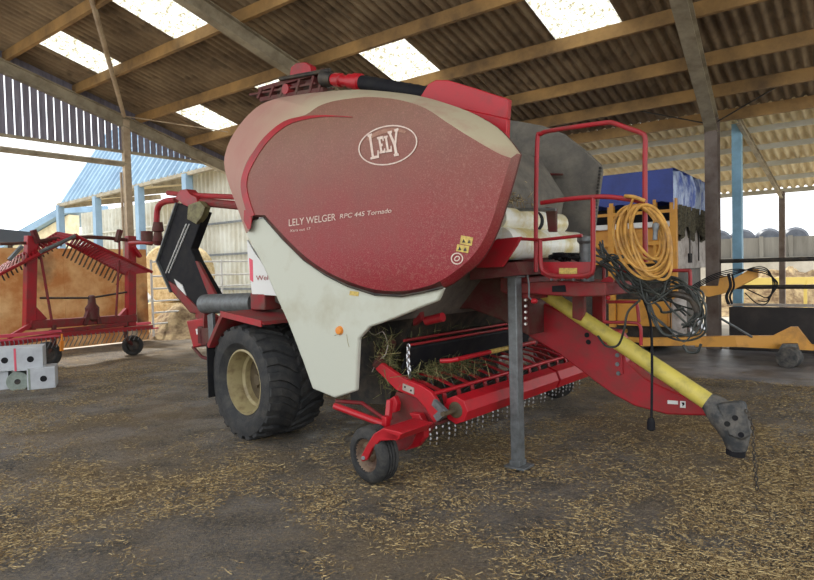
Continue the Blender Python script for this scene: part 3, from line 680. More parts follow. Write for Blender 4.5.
for y in (.9, 1.5, 2.1):
    b = MB(); b.bar((.02, y, zM - .1), (.02, y, zb), .02, .02, (1, 0, 0)); b.build('strap', 'darksteel', im)
q = IP(680, 320, 0.0); b = MB(); b.lathe((q.x, -.05, zd - .12), (0, 0, 1), [(0, .03), (0, .1), (.06, .11), (.55, .11), (.6, .06)], 18); b.build('ram', 'endpanel', im)
# dark wheels under it
for (x, y) in ((-.9, .5), (-2.8, .5), (-.9, 2.0), (-2.8, 2.0)): small_wheel((x, y, .36), (0, 1, 0), .36, .3, im, 'rubber_small', 'impyellow')
b = MB(); b.bar((-.9, .5, .4), (-.9, 2.0, .4), .08, .08); b.bar((-2.8, .5, .4), (-2.8, 2.0, .4), .08, .08); b.bar((-.9, 1.2, .4), (-.9, 1.2, 1.2), .08, .08, (0, 1, 0)); b.bar((-2.8, 1.2, .4), (-2.8, 1.2, 1.2), .08, .08, (0, 1, 0)); b.build('axle', 'darksteel', im)
# folding side arm with steel roller, in front of the feed wall
def IA(x, y, D=8.9): return I(yard(x, y, D))
b = MB(); dep = I(c0 + Vector((.12, .16, 0)))
b.prism([IA(695, 337, 9.1), IA(735, 336), IA(772, 336), IA(790, 327), IA(797, 327), IA(811, 345), IA(840, 347), IA(840, 352), IA(800, 350), IA(737, 347), IA(695, 347, 9.1)], Vector((0, .12, 0)))
b.bar(IA(640, 342, 9.3), IA(700, 341, 9.1), .1, .12); b.build('folding_arm', 'impyellow', im, smooth=False, bevel=.006)
q = gnd(788, 368); q = I(q); b = MB(); b.lathe((q.x, q.y, .14), (0.25, 1, 0), [(-.06, .02), (-.06, .1), (-.05, .14), (.16, .14), (.17, .1), (.17, .02)], 20); b.prism([IA(777, 352, 8.75), IA(782, 344, 8.75), IA(797, 344, 8.75), IA(801, 358, 8.75), IA(797, 365, 8.75), IA(778, 365, 8.75)], Vector((0, .1, 0))); b.build('ground_roller', 'shield', im)
b = MB(); b.tube([IA(720, 318), IA(752, 337)], .018, 6); b.build('stay_rod', 'steel', im)
b = MB(); b.prism([IA(700, 294, 9.7), IA(708, 297, 9.7), IA(722, 294, 9.7), IA(735, 289, 9.7), IA(758, 277, 9.7), IA(758, 269, 9.7), IA(752, 268, 9.7), IA(733, 279, 9.7), IA(726, 276, 9.7), IA(720, 276, 9.7), IA(718, 286, 9.7), IA(700, 286, 9.7)], Vector((0, .12, 0))); b.build('cranked_arm', 'impyellow', im, smooth=False, bevel=.006)
b = MB()
for k in range(4):
    o = k * 1.6
    b.tube(spline([IA(690, 292 - o, 9.5), IA(712, 280 - o, 9.5), IA(735, 274 - o, 9.6), IA(756, 267 + o, 9.6), IA(768, 270 + o, 9.6), IA(773 + o, 284, 9.6), IA(768, 302 - o, 9.6), IA(758, 304 - o * 2, 9.6), IA(745, 293 - o, 9.6)][:9 - (k % 3)], 6), .009, 6)
for x in (729, 732, 728): b.tube(spline([IA(x, 274, 9.5), IA(x + 2, 286, 9.5), IA(x - 2, 296, 9.5), IA(x, 304, 9.5)]), .016, 6)
b.build('cable_bundle', 'black', im)
tag(im, 'amber coloured farm machine under a blue tarpaulin behind the baler', 'farm machine')

# ================================================================== THE BALER
bl = empty('round_baler', O, -AZ)
VN = Vector((0, 1, 0)); VZ = Vector((0, 0, 1))
def plate(name, m, pts, v, th, parent=bl, bevel=.006, **k):
    b = MB(); b.prism([P(x, y, v) for x, y in pts], VN * th); return b.build(name, m, parent, bevel=bevel, **k)
def tubes(name, m, paths, r, parent=bl, seg=10):
    b = MB()
    for p in paths: b.tube(p, r, seg)
    return b.build(name, m, parent)

# --- main moulded side cover
def bulge(u, z): return .13 * max(0, (u - 1.95) / .65) ** 2 + .12 * max(0, (z - 2.3) / .55) ** 2 + .05 * max(0, (1.6 - z) / .3) ** 2
def onface(x, y, off=0.0):
    v = 0.0
    for _ in range(4): p = P(x, y, v + off); v = bulge(p.x, p.z)
    return P(x, y, v + off)
pairs = [((246, 233), (249, 231)), ((240, 215), (246, 212)), ((229, 185), (240.5, 187)), ((224, 163), (246, 163)), ((228, 145), (257, 147)), ((236, 130), (266, 137)),
         ((248, 115), (284, 121)), ((262, 104), (305, 115)), ((279, 98), (318, 106.5)), ((300, 94.5), (332, 101.5)), ((322, 92), (350, 98.5)), ((358, 89.5), (372, 97)), ((400, 93), (400, 100)), ((424, 97), (425, 108)),
         ((448, 104), (445, 121)), ((471, 113), (466, 134.5)), ((493, 126), (487, 147)), ((507, 140), (500, 154)), ((517, 153.5), (511, 158)), ((509, 183), (503, 184)), ((495, 228), (490, 226)),
         ((480, 257), (475, 253)), ((462, 274), (458, 269)), ((443, 287), (440, 281)), ((424, 292), (424, 287)), ((402, 296), (402, 291)), ((375, 294.5), (375, 289.5)),
         ((348, 286), (350, 282)), ((326, 275), (328, 272)), ((304, 260), (306, 257)), ((282, 238), (284, 236)), ((264, 217), (265, 215)), ((253, 217), (253, 215))]
def _cr(seq, n=3):
    q = [seq[0]] + list(seq) + [seq[-1]]; out = []
    for i in range(1, len(q) - 2):
        for k in range(n):
            t = k / n; out.append(tuple(.5 * (2 * b_ + (c_ - a_) * t + (2 * a_ - 5 * b_ + 4 * c_ - d_) * t * t + (3 * b_ - a_ - 3 * c_ + d_) * t ** 3) for a_, b_, c_, d_ in zip(q[i - 1], q[i], q[i + 1], q[i + 2])))
    out.append(tuple(seq[-1])); return out
fl = [a_ + b_ for a_, b_ in pairs]
fl = _cr(fl[:19])[:-1] + _cr(fl[18:32]) + [fl[32]]
pairs = [((a_[0], a_[1]), (a_[2], a_[3])) for a_ in fl]
outer = []; inner = []
for i, (o_, n_) in enumerate(pairs):
    inner.append(onface(*n_)); q = onface(*o_)
    dv = .17 if i < 46 else (.17 - (i - 46) * .012 if i < 56 else .05)
    if i >= 68: dv = .03
    outer.append(P(o_[0], o_[1], q.y + dv))
bm = bmesh.new(); vv = [bm.verts.new(p) for p in inner]; bm.faces.new(vv)
for q in np.arange(-.4, 3.0, .12): bmesh.ops.bisect_plane(bm, geom=bm.verts[:] + bm.edges[:] + bm.faces[:], plane_co=(q, 0, 0), plane_no=(1, 0, 0))
for q in np.arange(1.2, 3.0, .12): bmesh.ops.bisect_plane(bm, geom=bm.verts[:] + bm.edges[:] + bm.faces[:], plane_co=(0, 0, q), plane_no=(0, 0, 1))
for v in bm.verts: v.co.y = bulge(v.co.x, v.co.z)
bmesh.ops.recalc_face_normals(bm, faces=bm.faces)
me = bpy.data.meshes.new('side_cover'); bm.to_mesh(me); bm.free(); me.materials.append(M['cover'])
me.polygons.foreach_set('use_smooth', [True] * len(me.polygons))
cover = bpy.data.objects.new('side_cover', me); COL.objects.link(cover); cover.parent = bl
tag(cover, 'dusty red moulded side cover with oval emblem and white lettering')
def band(name, m, idx, parent=cover, back=.05):
    b = MB(); k = len(idx); vs = [inner[i] for i in idx] + [outer[i] for i in idx] + [outer[i] + VN * back for i in idx]
    b.add(vs, [(j, j + 1, k + j + 1, k + j) for j in range(k - 1)] + [(k + j, k + j + 1, 2 * k + j + 1, 2 * k + j) for j in range(k - 1)])
    return b.build(name, m, parent, ang=50)
band('cover_shoulder', 'cover_dust', list(range(0, 55)))
band('cover_front_edge', 'cover', list(range(54, 70)))
band('cover_lower_edge', 'maroon', list(range(69, 95)) + [0])
# back skin so that the cover has body
b = MB(); b.prism([o_ + VN * .045 for o_ in outer], VN * .02); b.build('cover_back', 'maroon', cover, smooth=False)
# darker crease moulding
def strip(name, m, cl, w, off, parent, th=.006):
    b = MB(); n = len(cl)
    for s_ in range(n - 1):
        (x0, y0), (x1, y1) = cl[s_], cl[s_ + 1]
        def wd(i):
            a = cl[max(i - 1, 0)]; c = cl[min(i + 1, n - 1)]; dx, dy = c[0] - a[0], c[1] - a[1]; l = math.hypot(dx, dy) or 1
            ww = w[i] if isinstance(w, (list, tuple)) else w
            return (-dy / l * ww / 2, dx / l * ww / 2)
        a = wd(s_); c = wd(s_ + 1)
        q = [onface(x0 + a[0], y0 + a[1], -off), onface(x1 + c[0], y1 + c[1], -off), onface(x1 - c[0], y1 - c[1], -off), onface(x0 - a[0], y0 - a[1], -off)]
        b.prism(q, VN * th)
    return b.build(name, m, parent, smooth=False)
cm = _cr([(352, 117, .6), (325, 115.8, 1.5), (303, 118, 3.5), (284, 124, 5), (266, 139, 5.5), (254, 156, 5.5), (245.5, 173, 5.5), (243.5, 187, 6), (247, 203, 6), (252, 216, 5)], 3)
strip('crease_moulding', 'red', [q_[:2] for q_ in cm], [max(.5, q_[2]) for q_ in cm], .006, cover)
strip('crease_foot', 'red', [(246.5, 210), (247.5, 220), (249, 229)], [5, 8, 2.5], .004, cover)
# emblem: oval ring and letters
def ering(cx, cy, rx, ry, w, n=40, tilt=R_(-5), off=.004, parent=cover, name='emblem_ring'):
    b = MB(); vs = []
    for i in range(n):
        a = 2 * math.pi * i / n
        for k in (0, 1):
            ex, ey = (rx - w * k) * math.cos(a), (ry - w * k) * math.sin(a)
            vs.append(onface(cx + ex * math.cos(tilt) - ey * math.sin(tilt), cy + ex * math.sin(tilt) + ey * math.cos(tilt), -off))
    b.add(vs, [(2 * i, 2 * ((i + 1) % n), 2 * ((i + 1) % n) + 1, 2 * i + 1) for i in range(n)])
    return b.build(name, 'letter', parent, smooth=False)
ering(387.8, 145.2, 30, 19.6, 1.3, tilt=R_(-13))
def glyphs(name, strokes, x0, y0, sx, sy, parent=cover, tilt=0.0, lean=0.0):
    b = MB()
    for poly in strokes:
        q = []
        for (gx, gy) in poly:
            X = gx * sx; Y = -gy * sy; X += gy * sy * lean
            q.append(onface(x0 + X * math.cos(tilt) - Y * math.sin(tilt), y0 + X * math.sin(tilt) + Y * math.cos(tilt), -.005))
        b.prism(q, VN * .003)
    return b.build(name, 'letter', parent, smooth=False)
b = MB(); vs = []
for i in range(15):
    a = R_(-140 + i * 7.5); 
    for k, (rx_, ry_) in enumerate(((26, 16.5), (23, 13.5 - 1.5 * math.sin(math.pi * i / 14)))):
        ex, ey = rx_ * math.cos(a), ry_ * math.sin(a); tl = R_(-13); vs.append(onface(387.8 + ex * math.cos(tl) - ey * math.sin(tl), 145.2 + ex * math.sin(tl) + ey * math.cos(tl), -.003))
b.add(vs, [(2 * i, 2 * i + 2, 2 * i + 3, 2 * i + 1) for i in range(14)]); b.build('emblem_smear', 'smear', cover, smooth=False)
# emblem letters L E L Y with flared serifs (units: cap height 1)
L1 = [[(0, 0), (.6, .02), (.64, .32), (.56, .32), (.5, .12), (.26, .12), (.28, .92), (.36, .96), (.36, 1.03), (.04, 1.0), (.04, .93), (.13, .9), (.11, .1), (0, .08)]]
E1 = [[(0, .18), (.42, .18), (.44, .36), (.36, .36), (.33, .28), (.22, .28), (.22, .46), (.32, .46), (.32, .56), (.22, .56), (.22, .74), (.34, .74), (.36, .66), (.43, .66), (.42, .86), (0, .84), (0, .76), (.08, .75), (.08, .26), (0, .26)]]
L2 = [[(0, .18), (.42, .18), (.45, .42), (.37, .42), (.34, .29), (.22, .29), (.22, .76), (.29, .78), (.29, .85), (0, .84), (0, .76), (.08, .75), (.08, .26), (0, .26)]]
Y1 = [[(.12, -.02), (.46, -.02), (.46, .06), (.38, .1), (.38, .42), (.62, .96), (.7, 1.0), (.7, 1.08), (.42, 1.04), (.42, .96), (.48, .95), (.31, .58), (.16, .9), (.24, .94), (.24, 1.02), (-.06, 1.0), (-.06, .92), (0, .9), (.2, .42), (.2, .1), (.12, .06)]]
em = []
for (g_, ox, k) in ((L1, 0, 1), (E1, .66, 1), (L2, 1.12, 1), (Y1, 1.5, 1)):
    em += [[(x + ox, y) for x, y in pl] for pl in g_]
# split the concave outlines safely: prism caps are triangulated by Blender
glyphs('emblem_letters', em, 370.6, 159.6, 14.6, 25, tilt=R_(-9))
# lettering as real text, laid on the cover
def text_on(name, body, x0, y0, x1, y1, capz, parent=cover, m='letter', off=.005, lean=0.0, fn=None):
    fn = fn or onface
    cu = bpy.data.curves.new(name, 'FONT'); cu.body = body; cu.size = 1; o = bpy.data.objects.new(name, cu); COL.objects.link(o)
    dg = bpy.context.evaluated_depsgraph_get(); me = bpy.data.meshes.new_from_object(o.evaluated_get(dg)); bpy.data.objects.remove(o); bpy.data.curves.remove(cu)
    co = [v.co.copy() for v in me.vertices]; xa = min(c.x for c in co); xb = max(c.x for c in co); ch = .7
    for v in me.vertices:
        k = (v.co.x - xa) / (xb - xa); h = v.co.y / ch
        v.co = fn(x0 + (x1 - x0) * k + lean * h * capz, y0 + (y1 - y0) * k - h * capz, -off)
    me.materials.clear(); me.materials.append(M[m]); o = bpy.data.objects.new(name, me); COL.objects.link(o); o.parent = parent
    return o
text_on('lettering', 'LELY WELGER', 288.8, 226.2, 335.6, 220.2, 6.9)
text_on('lettering', 'RPC 445 Tornado', 339.8, 218.6, 391.2, 212.6, 4.6, lean=.15)
text_on('lettering', 'Xtra cut 17', 289.8, 232.2, 310.5, 229.6, 2.6)
# stickers
def sticker(cx, cy, w, h, m, parent=cover, tilt=R_(10), fn=onface, name='warning_sticker', off=.004):
    b = MB(); q = [fn(cx + a * w / 2 * math.cos(tilt) - c * h / 2 * math.sin(tilt), cy + a * w / 2 * math.sin(tilt) + c * h / 2 * math.cos(tilt), -off) for a, c in ((-1, -1), (1, -1), (1, 1), (-1, 1))]
    b.prism(q, VN * .003); return b.build(name, m, parent, smooth=False)
sticker(466.3, 240.6, 12, 8.5, 'sticker'); sticker(462.6, 248.6, 12, 7, 'sticker')
b = MB()
for (x, y) in ((463.5, 241), (469, 241.6), (459.5, 248.6), (465, 249.4)):
    q = [onface(x - 1.6, y + 1.6, -.007), onface(x, y - 2, -.007), onface(x + 1.6, y + 1.6, -.007)]; b.prism(q, VN * .002)
b.build('sticker_symbol', 'darksteel', cover, smooth=False)
ering(457, 258.6, 6.2, 6.0, 1.2, 24, 0, name='round_sticker_ring'); ering(457, 258.6, 3.2, 2.6, 1.1, 16, R_(-40), name='round_sticker_symbol')

# --- cream lower fairing
def Pf(x, y, off=0.0): return P(x, y, .05 + off)
fair = [(246, 234), (253, 220), (264, 217.5), (282, 238), (304, 260), (326, 275), (348, 286), (375, 294.5), (402, 296), (424, 292), (443, 287.5), (437, 301), (419, 308), (395, 318), (369, 327), (358, 339), (355.5, 391), (334.5, 398), (312.4, 389), (302, 359.5), (288, 323), (277.5, 300), (264, 268)]
b = MB(); b.prism([P(x, y, .05) for x, y in fair], VN * .045)
fr = b.build('lower_fairing', 'cream', bl, bevel=.012); tag(fr, 'cream dusty lower fairing with orange reflector')
b = MB(); q = P(339.5, 330.5, .045); b.lathe(q, (0, 1, 0), [(-.02, .004), (-.018, .028), (0, .036), (.01, .036)], 20); b.build('orange_reflector', 'orange', fr)
sticker(354, 293.5, 9, 4.5, 'sticker', fr, R_(8), lambda x, y, o: P(x, y, .05 + o))
tubes('cover_seam', 'darksteel', [[P(x, y, .035) for x, y in fair[2:11]]], .009, fr, 6)
# white side sheet behind the fairing, with red print
ws_ = plate('side_sheet', 'white', [(247, 240), (256, 255), (268, 270), (280, 296), (252, 294), (248, 262)], .3, .02, bevel=0, smooth=False)
text_on('print', 'Wel', 256, 280.5, 268, 280, 5, ws_, 'red', .004, 0, lambda x, y, o: P(x, y, .3 + o))
b = MB(); b.prism([P(x, y, .297) for x, y in ((249, 258), (252.5, 260), (253, 282), (250, 280))], VN * .003); b.build('print', 'pink', ws_, smooth=False)

# --- wheels
def big_wheel(vc, nm, side):
    b = MB(); r = .53; h = .31; c = Vector((-.165, vc, r - .015)); ri = .29
    prof = [(-h * .62, ri * .97), (-h * .78, ri * 1.02), (-h * .98, ri * 1.25), (-h * 1.02, r * .80), (-h * .96, r * .915), (-h * .84, r * .945), (0, r * .955), (h * .84, r * .945), (h * .96, r * .915), (h * 1.02, r * .80), (h * .98, ri * 1.25), (h * .78, ri * 1.02), (h * .62, ri * .97)]
    b.lathe(c, (0, 1, 0), prof, 64, True)
    def cyl(a, v, rr): return c + Vector((math.cos(a) * rr, v, math.sin(a) * rr))
    n = 24
    for i in range(n):
        for sg in (-1, 1):
            a0 = 2 * math.pi * (i + (.5 if sg > 0 else 0)) / n; da = 2 * math.pi / n * .30
            segs = [(0.015, 0), (.12, .14), (.20, .20), (h * .95, .20)]
            for (va, ka), (vb, kb) in zip(segs[:-1], segs[1:]):
                r1 = .965; r2 = .965 if vb < .25 else .94
                q = [cyl(a0 + ka - da, sg * va, r * r1 - .012), cyl(a0 + ka + da, sg * va, r * r1 - .012), cyl(a0 + kb + da, sg * vb, r * r2 - .012), cyl(a0 + kb - da, sg * vb, r * r2 - .012)]
                t = [cyl(a0 + ka - da * .8, sg * va, r), cyl(a0 + ka + da * .8, sg * va, r), cyl(a0 + kb + da * .8, sg * vb, r * (1 if vb < .25 else .968)), cyl(a0 + kb - da * .8, sg * vb, r * (1 if vb < .25 else .968))]
                b.add(q + t, [(0, 1, 2, 3), (4, 7, 6, 5), (0, 4, 5, 1), (1, 5, 6, 2), (2, 6, 7, 3), (3, 7, 4, 0)])
    w = b.build(nm, 'rubber', bl, ang=30)
    b = MB(); f_ = -side    # open face towards -side
    pr = [(-h * .82, ri * 1.04), (-h * .84, ri * .98), (-h * .62, ri * .93), (-h * .3, ri * .90), (-.12, ri * .87), (-.1, ri * .8), (-.04, ri * .78), (-.02, ri * .6), (-.03, ri * .28), (-.03, .02), (-.01, .02), (.0, ri * .4), (.0, ri * .8), (.02, ri * .93), (h * .6, ri * .96), (h * .84, ri * 1.04), (h * .7, ri * 1.0), (-h * .7, ri * 1.0)]
    b.lathe(c, (0, side, 0), pr, 48, True)
    rim = b.build('rim', 'rim', w)
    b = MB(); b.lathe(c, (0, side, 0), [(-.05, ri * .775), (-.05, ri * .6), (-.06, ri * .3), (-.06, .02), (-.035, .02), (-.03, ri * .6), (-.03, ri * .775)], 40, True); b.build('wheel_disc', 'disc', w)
    b = MB(); b.lathe(c, (0, side, 0), [(-.12, .01), (-.12, .05), (-.05, .065), (-.05, .01)], 20)
    for k in range(8):
        a = 2 * math.pi * k / 8; b.lathe(c + Vector((math.cos(a) * .11, -.0 * side, math.sin(a) * .11)), (0, side, 0), [(-.075, .004), (-.075, .012), (-.03, .012), (-.03, .004)], 6)
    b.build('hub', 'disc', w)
    w.matrix_local = Matrix.Translation(c) @ Matrix.Rotation(R_(-5), 4, 'Z') @ Matrix.Translation(-c); return w
big_wheel(.32, 'wheel', 1); big_wheel(2.28, 'wheel', -1)
b = MB(); b.bar((-.1, .45, .5), (-.1, 2.15, .5), .12, .12); b.build('axle', 'darksteel', bl)
# --- mudguards
def guard(v0, dv, nm):
    top = [(221, 311.8), (206.5, 345), (207.5, 396)]
    a, c, d = [P(x, y, 0) for x, y in top]; e = P(262, 321.5, 0); e.z = max(e.z, 1.03); a.z = max(a.z, 1.06)
    b = MB(); pts = [e, a, c, d]; th = .02
    pr = [Vector((p.x, v0, p.z)) for p in pts[:3]] + [Vector((p.x + .03, v0, p.z - .03)) for p in reversed(pts[:3])]
    b.prism(pr, VN * dv)
    # near lip
    g = b.build(nm, 'red_dirty', bl, smooth=False, bevel=.004)
    b = MB(); b.box(((c.x + d.x) / 2 + .01, v0 + dv / 2, (c.z + d.z) / 2), (.014, dv, c.z - d.z + .03)); b.build('mud_flap', 'black', g, smooth=False)
    b = MB(); q = [Vector((p.x, v0 - .012, p.z + .008)) for p in pts[:2]]; b.prism([q[0], q[1], q[1] + Vector((.03, 0, -.055)), q[0] + Vector((0, 0, -.055))], VN * .012); b.build('lip', 'red', g, smooth=False)
    return g
guard(0.0, .62, 'mudguard'); guard(1.98, .62, 'mudguard')
b = MB(); b.box(P(266, 301, .4), (.22, .2, .16)); b.build('mudguard_bracket', 'red_dirty', bl, bevel=.01)

# --- chamber body
b = MB(); b.prism([Vector((x, .42, z)) for x, z in ((-.25, 1.25), (-.3, 2.2), (.1, 2.6), (1.1, 2.75), (1.75, 2.55), (2.0, 2.15), (1.85, 1.5), (1.5, 1.12), (.6, 1.0))], VN * 1.75)
b.build('bale_chamber', 'chamber', bl, bevel=.02)
b = MB(); b.bar((-1.9, .75, .78), (.9, .75, .98), .1, .2); b.bar((-1.9, 1.85, .78), (.9, 1.85, .98), .1, .2); b.bar((-1.9, .7, .8), (-1.9, 1.9, .8), .1, .2); b.build('chassis', 'maroon', bl, smooth=False, bevel=.01)
# inner plate behind the pickup (dark)
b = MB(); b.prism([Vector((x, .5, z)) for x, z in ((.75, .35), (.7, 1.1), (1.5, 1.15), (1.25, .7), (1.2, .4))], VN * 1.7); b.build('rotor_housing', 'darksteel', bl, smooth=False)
# --- far side cover, seen from inside
fp = [(496, 118), (520, 121.5), (542, 125.5), (562, 133), (583, 149), (600, 164.5), (601, 172), (597, 200), (592, 240), (584, 264), (540, 290), (490, 285), (480, 200)]
b = MB(); b.prism([P(x, y, 2.35) for x, y in fp], VN * .07); o = b.build('far_side_cover', 'chamber', bl, bevel=.01)
tag(o, 'grimy grey inside of the far side cover')
tubes('inner_rod', 'maroon', [[P(520, 174, 2.3), P(563, 174.5, 2.3)]], .012, o, 6)
b = MB(); n = 22
for i in range(n):
    k = i / (n - 1); b.box(P(600.5 - 8 * k, 168 + 70 * k, 2.34), (.02, .03, .02))
b.build('edge_studs', 'darksteel', o, smooth=False)
# --- red hood plates
plate('hood', 'red_bright', [(418, 100), (422.5, 93), (428, 84), (435.6, 79.8), (448, 80), (478, 89), (508.5, 99), (507, 119), (473, 111.5), (445, 106)], .5, .05)
plate('front_hood', 'red_bright', [(473, 111), (507, 118.7), (506, 152), (488, 140), (460, 125), (440, 108)], .47, .05)
# straw caught in chamber mouth built later
# --- wrapping gear on the roof
b = MB(); 
b.bar(P(259, 97, .8), P(325, 86, .8), .25, .02); b.bar(P(260, 90, .7), P(326, 71, .7), .04, .05, (0, 1, 0)); b.bar(P(262, 100, .7), P(325, 90, .7), .04, .06, (0, 1, 0))
for x in (260, 272, 283, 298, 312, 321): b.bar(P(x, 99 - (x - 260) * .12, .7), P(x + 4, 89 - (x - 260) * .24, .7), .03, .07, (0, 1, 0))
b.prism([P(x, y, .95) for x, y in ((260, 89), (325, 71), (325, 92), (260, 102))], VN * .03)
fb = b.build('top_frame', 'maroon', bl, smooth=False)
b = MB(); b.lathe(P(285, 89, .66), (0, 1, 0), [(0, .01), (0, .05), (.1, .05), (.1, .01)], 18); b.build('pulley', 'red', fb)
plate('top_lug', 'red', [(289, 78), (291, 67), (296, 63), (305, 62), (310, 65), (311, 73)], .85, .08)
tubes('top_bar', 'darksteel', [[P(280, 79, .66), P(330, 70, .66)]], .02, bl, 8)
pa_, pb_ = P(324, 78, .7), P(333, 79.5, .7); d = pb_ - pa_
b = MB(); b.lathe(pa_, d, [(0, .035), (0, .078), (d.length * .5, .08), (d.length, .06), (d.length, .03)], 20); b.build('motor_cap', 'darksteel', bl)
pc_ = P(362, 82.5, .7); d = pc_ - pb_; l = d.length
b = MB(); b.lathe(pb_, d, [(0, .03), (0, .05), (l * .1, .062), (l * .3, .062), (l * .33, .048), (l * .55, .046), (l * .58, .064), (l * .74, .064), (l * .76, .075), (l * .96, .075), (l, .06), (l, .03)], 20); b.build('hydraulic_motor', 'red_bright', bl)
b = MB(); pd_ = P(440, 97, .7); n = 18; pts = [pc_.lerp(pd_, i / n) for i in range(n + 1)]; b.tube(pts, [.062 + (.004 if i % 2 else 0) for i in range(n + 1)], 16); b.build('rubber_sleeve', 'black', bl)

# --- wrapper arm at the rear
va = 1.0
wa = plate('wrapper_arm', 'black', [(177, 203), (204, 212), (190.5, 249), (196, 262), (217, 299), (205, 316), (190, 313), (171, 291), (158, 262)], va, .12, bevel=.01)
tag(wa, 'black folded wrapper arm with white edge')
b = MB(); 
for (a, c) in (((177, 203), (157.5, 261)), ((157.5, 261), (171.5, 292))): b.bar(P(*a, va - .01), P(*c, va - .01), .022, .05, (0, 1, 0))
b.build('pale_edge', 'steel', wa, smooth=False)
b = MB()
for dx in (0, 3): b.bar(P(186.5 + dx, 224, va - .006), P(166 + dx, 273, va - .006), .008, .02, (0, 1, 0))
b.build('trim_line', 'white', wa, smooth=False)
plate('red_web', 'red_dirty', [(168, 281), (176, 286), (203, 314), (190, 312.5), (172, 291)], va - .02, .04, wa)
plate('red_web', 'red_dirty', [(195, 261), (198, 262), (217.5, 299), (211, 303)], va - .02, .04, wa)
b = MB(); b.prism([P(x, y, va - .012) for x, y in ((174, 279), (182, 285), (186, 296), (180, 293))], VN * .01); b.build('opening', 'white', wa, smooth=False)
tubes('wrapper_boom', 'red', [[P(168, 193, 1.1), P(186, 195, 1.1), P(245, 197.5, 1.1)]], .034)
tubes('wrapper_boom', 'red_dirty', [[P(200, 202, 1.1), P(245, 206, 1.1)]], .055)
tubes('wrapper_elbow', 'red', [spline([P(176, 200, 1.1), P(164, 202, 1.1), P(158, 208, 1.1), P(156.5, 222, 1.1)])], .042)
b = MB(); b.lathe(P(158, 222, 1.1), (-.1, 0, -1), [(0, .03), (.0, .06), (.12, .08), (.14, .05), (.26, .07), (.32, .04)], 14); b.lathe(P(147, 237, 1.1), (0, 0, 1), [(-.06, .04), (-.06, .08), (.08, .08), (.08, .04)], 14); b.build('film_tensioner', 'maroon', bl)
tubes('film_holder_bar', 'red', [[P(130, 243, 1.2), P(157, 242, 1.2)]], .03)
plate('boom_pivot', 'red', [(175, 198), (180, 190), (186, 189), (190, 194), (196, 197), (198, 206), (186, 207)], 1.02, .14)
plate('pivot_bracket', 'olive', [(188, 205), (199, 201), (205, 207), (202, 216), (196, 224), (187, 219)], .96, .08, bevel=.004)
bx = plate('rear_box', 'red', [(186, 321), (205, 317.5), (208.5, 344), (193, 348)], .75, .25, bevel=.015)
b = MB()
b.prism([P(x, y, .745) for x, y in ((195.5, 329), (202, 328), (204, 331), (202.5, 334), (196.5, 334.5))], VN * .004); b.build('sticker', 'white', bx, smooth=False)
b = MB(); b.prism([P(x, y, .742) for x, y in ((197.5, 330.5), (201.5, 329.5), (200, 333))], VN * .002); b.build('sticker_symbol', 'darksteel', bx, smooth=False)
tubes('rear_stay', 'maroon', [[P(193, 347, .8), P(202, 357, .8), P(212, 360, .8)]], .02)
a = P(205, 304, .7); c = P(256, 303, .7); d = c - a; b = MB(); b.lathe(a, d, [(0, .03), (0, .11), (d.length, .11), (d.length, .03)], 24); b.build('table_roller', 'steel', bl)
b = MB(); b.bar(Vector((-1.85, 1.0, .85)), P(200, 312, 1.05), .12, .14); b.bar(Vector((-1.85, 1.0, .85)), P(197, 335, .85), .1, .1); b.bar(P(207, 304, .7), Vector((-1.85, .75, .85)), .06, .06); b.build('rear_frame', 'red_dirty', bl, smooth=False)
b = MB(); b.bar(P(248, 200, 1.1), (0.0, 1.1, 2.2), .14, .2); b.build('boom_mount', 'maroon', bl, smooth=False)
plate('grey_stay', 'steel', [(207, 315), (212, 313), (214, 345), (209, 348)], .6, .04)

# --- drawbar
VD = 1.32
db = plate('drawbar', 'red', [(528, 298), (545, 304), (576, 319), (600, 330), (616, 331), (621, 339), (626, 362), (645, 379), (674, 392.5), (700, 402), (714, 412), (706, 416), (667, 414.8), (634, 406), (612, 394), (598, 384), (560, 355), (528, 336)], VD, .16, bevel=.012)
plate('drawbar_root', 'maroon', [(436, 283), (446, 268), (480, 266), (528, 298), (528, 336), (500, 320), (470, 309), (440, 309)], 1.05, .6, bevel=.015)
for (x, y) in ((618, 345), (618, 355), (618, 364), (619, 373)):
    b = MB(); b.lathe(P(x, y, VD), (0, 1, 0), [(-.02, .004), (-.02, .016), (0, .018), (.005, .018)], 8); b.build('bolt', 'steel', db)
b = MB()
for (x, y) in ((587, 335), (588.5, 342)): b.lathe(P(x, y, VD), (0, 1, 0), [(-.006, .004), (-.006, .02), (.0, .02)], 12)
b.build('slot', 'black', db)
plate('joint_plate', 'red', [(600, 330), (616, 331.5), (621, 339), (623, 374), (600, 376)], VD - .012, .012, db, bevel=0)
b = MB(); b.prism([P(x, y, VD - .006) for x, y in ((667.5, 400.2), (678, 401), (678, 404.5), (667.5, 403.8))], VN * .004); b.prism([P(x, y, VD - .006) for x, y in ((680, 401), (685.5, 401.4), (685.5, 408), (680, 407.6))], VN * .004); b.build('sticker', 'white', db, smooth=False)
b = MB(); b.prism([P(x, y, VD - .009) for x, y in ((681.5, 402.5), (684, 402.5), (684.5, 404.5), (682.5, 406.5), (682.5, 404.5))], VN * .002); b.build('sticker_symbol', 'black', db, smooth=False)
VS = 1.2
a = P(540, 290, VS); c = P(714, 405.5, VS); 
b = MB(); b.tube([a, a.lerp(c, .45), a.lerp(c, .46), c], [.055, .055, .06, .06], 20); ps = b.build('pto_shaft_guard', 'yellow', bl)
tag(ps, 'yellow tubular shaft guard')
d = (c - a).normalized(); e = P(734, 446, VS - .02); d2 = (e - c).normalized()
b = MB(); p0 = P(706, 400, VS); p1 = P(722, 414, VS); 
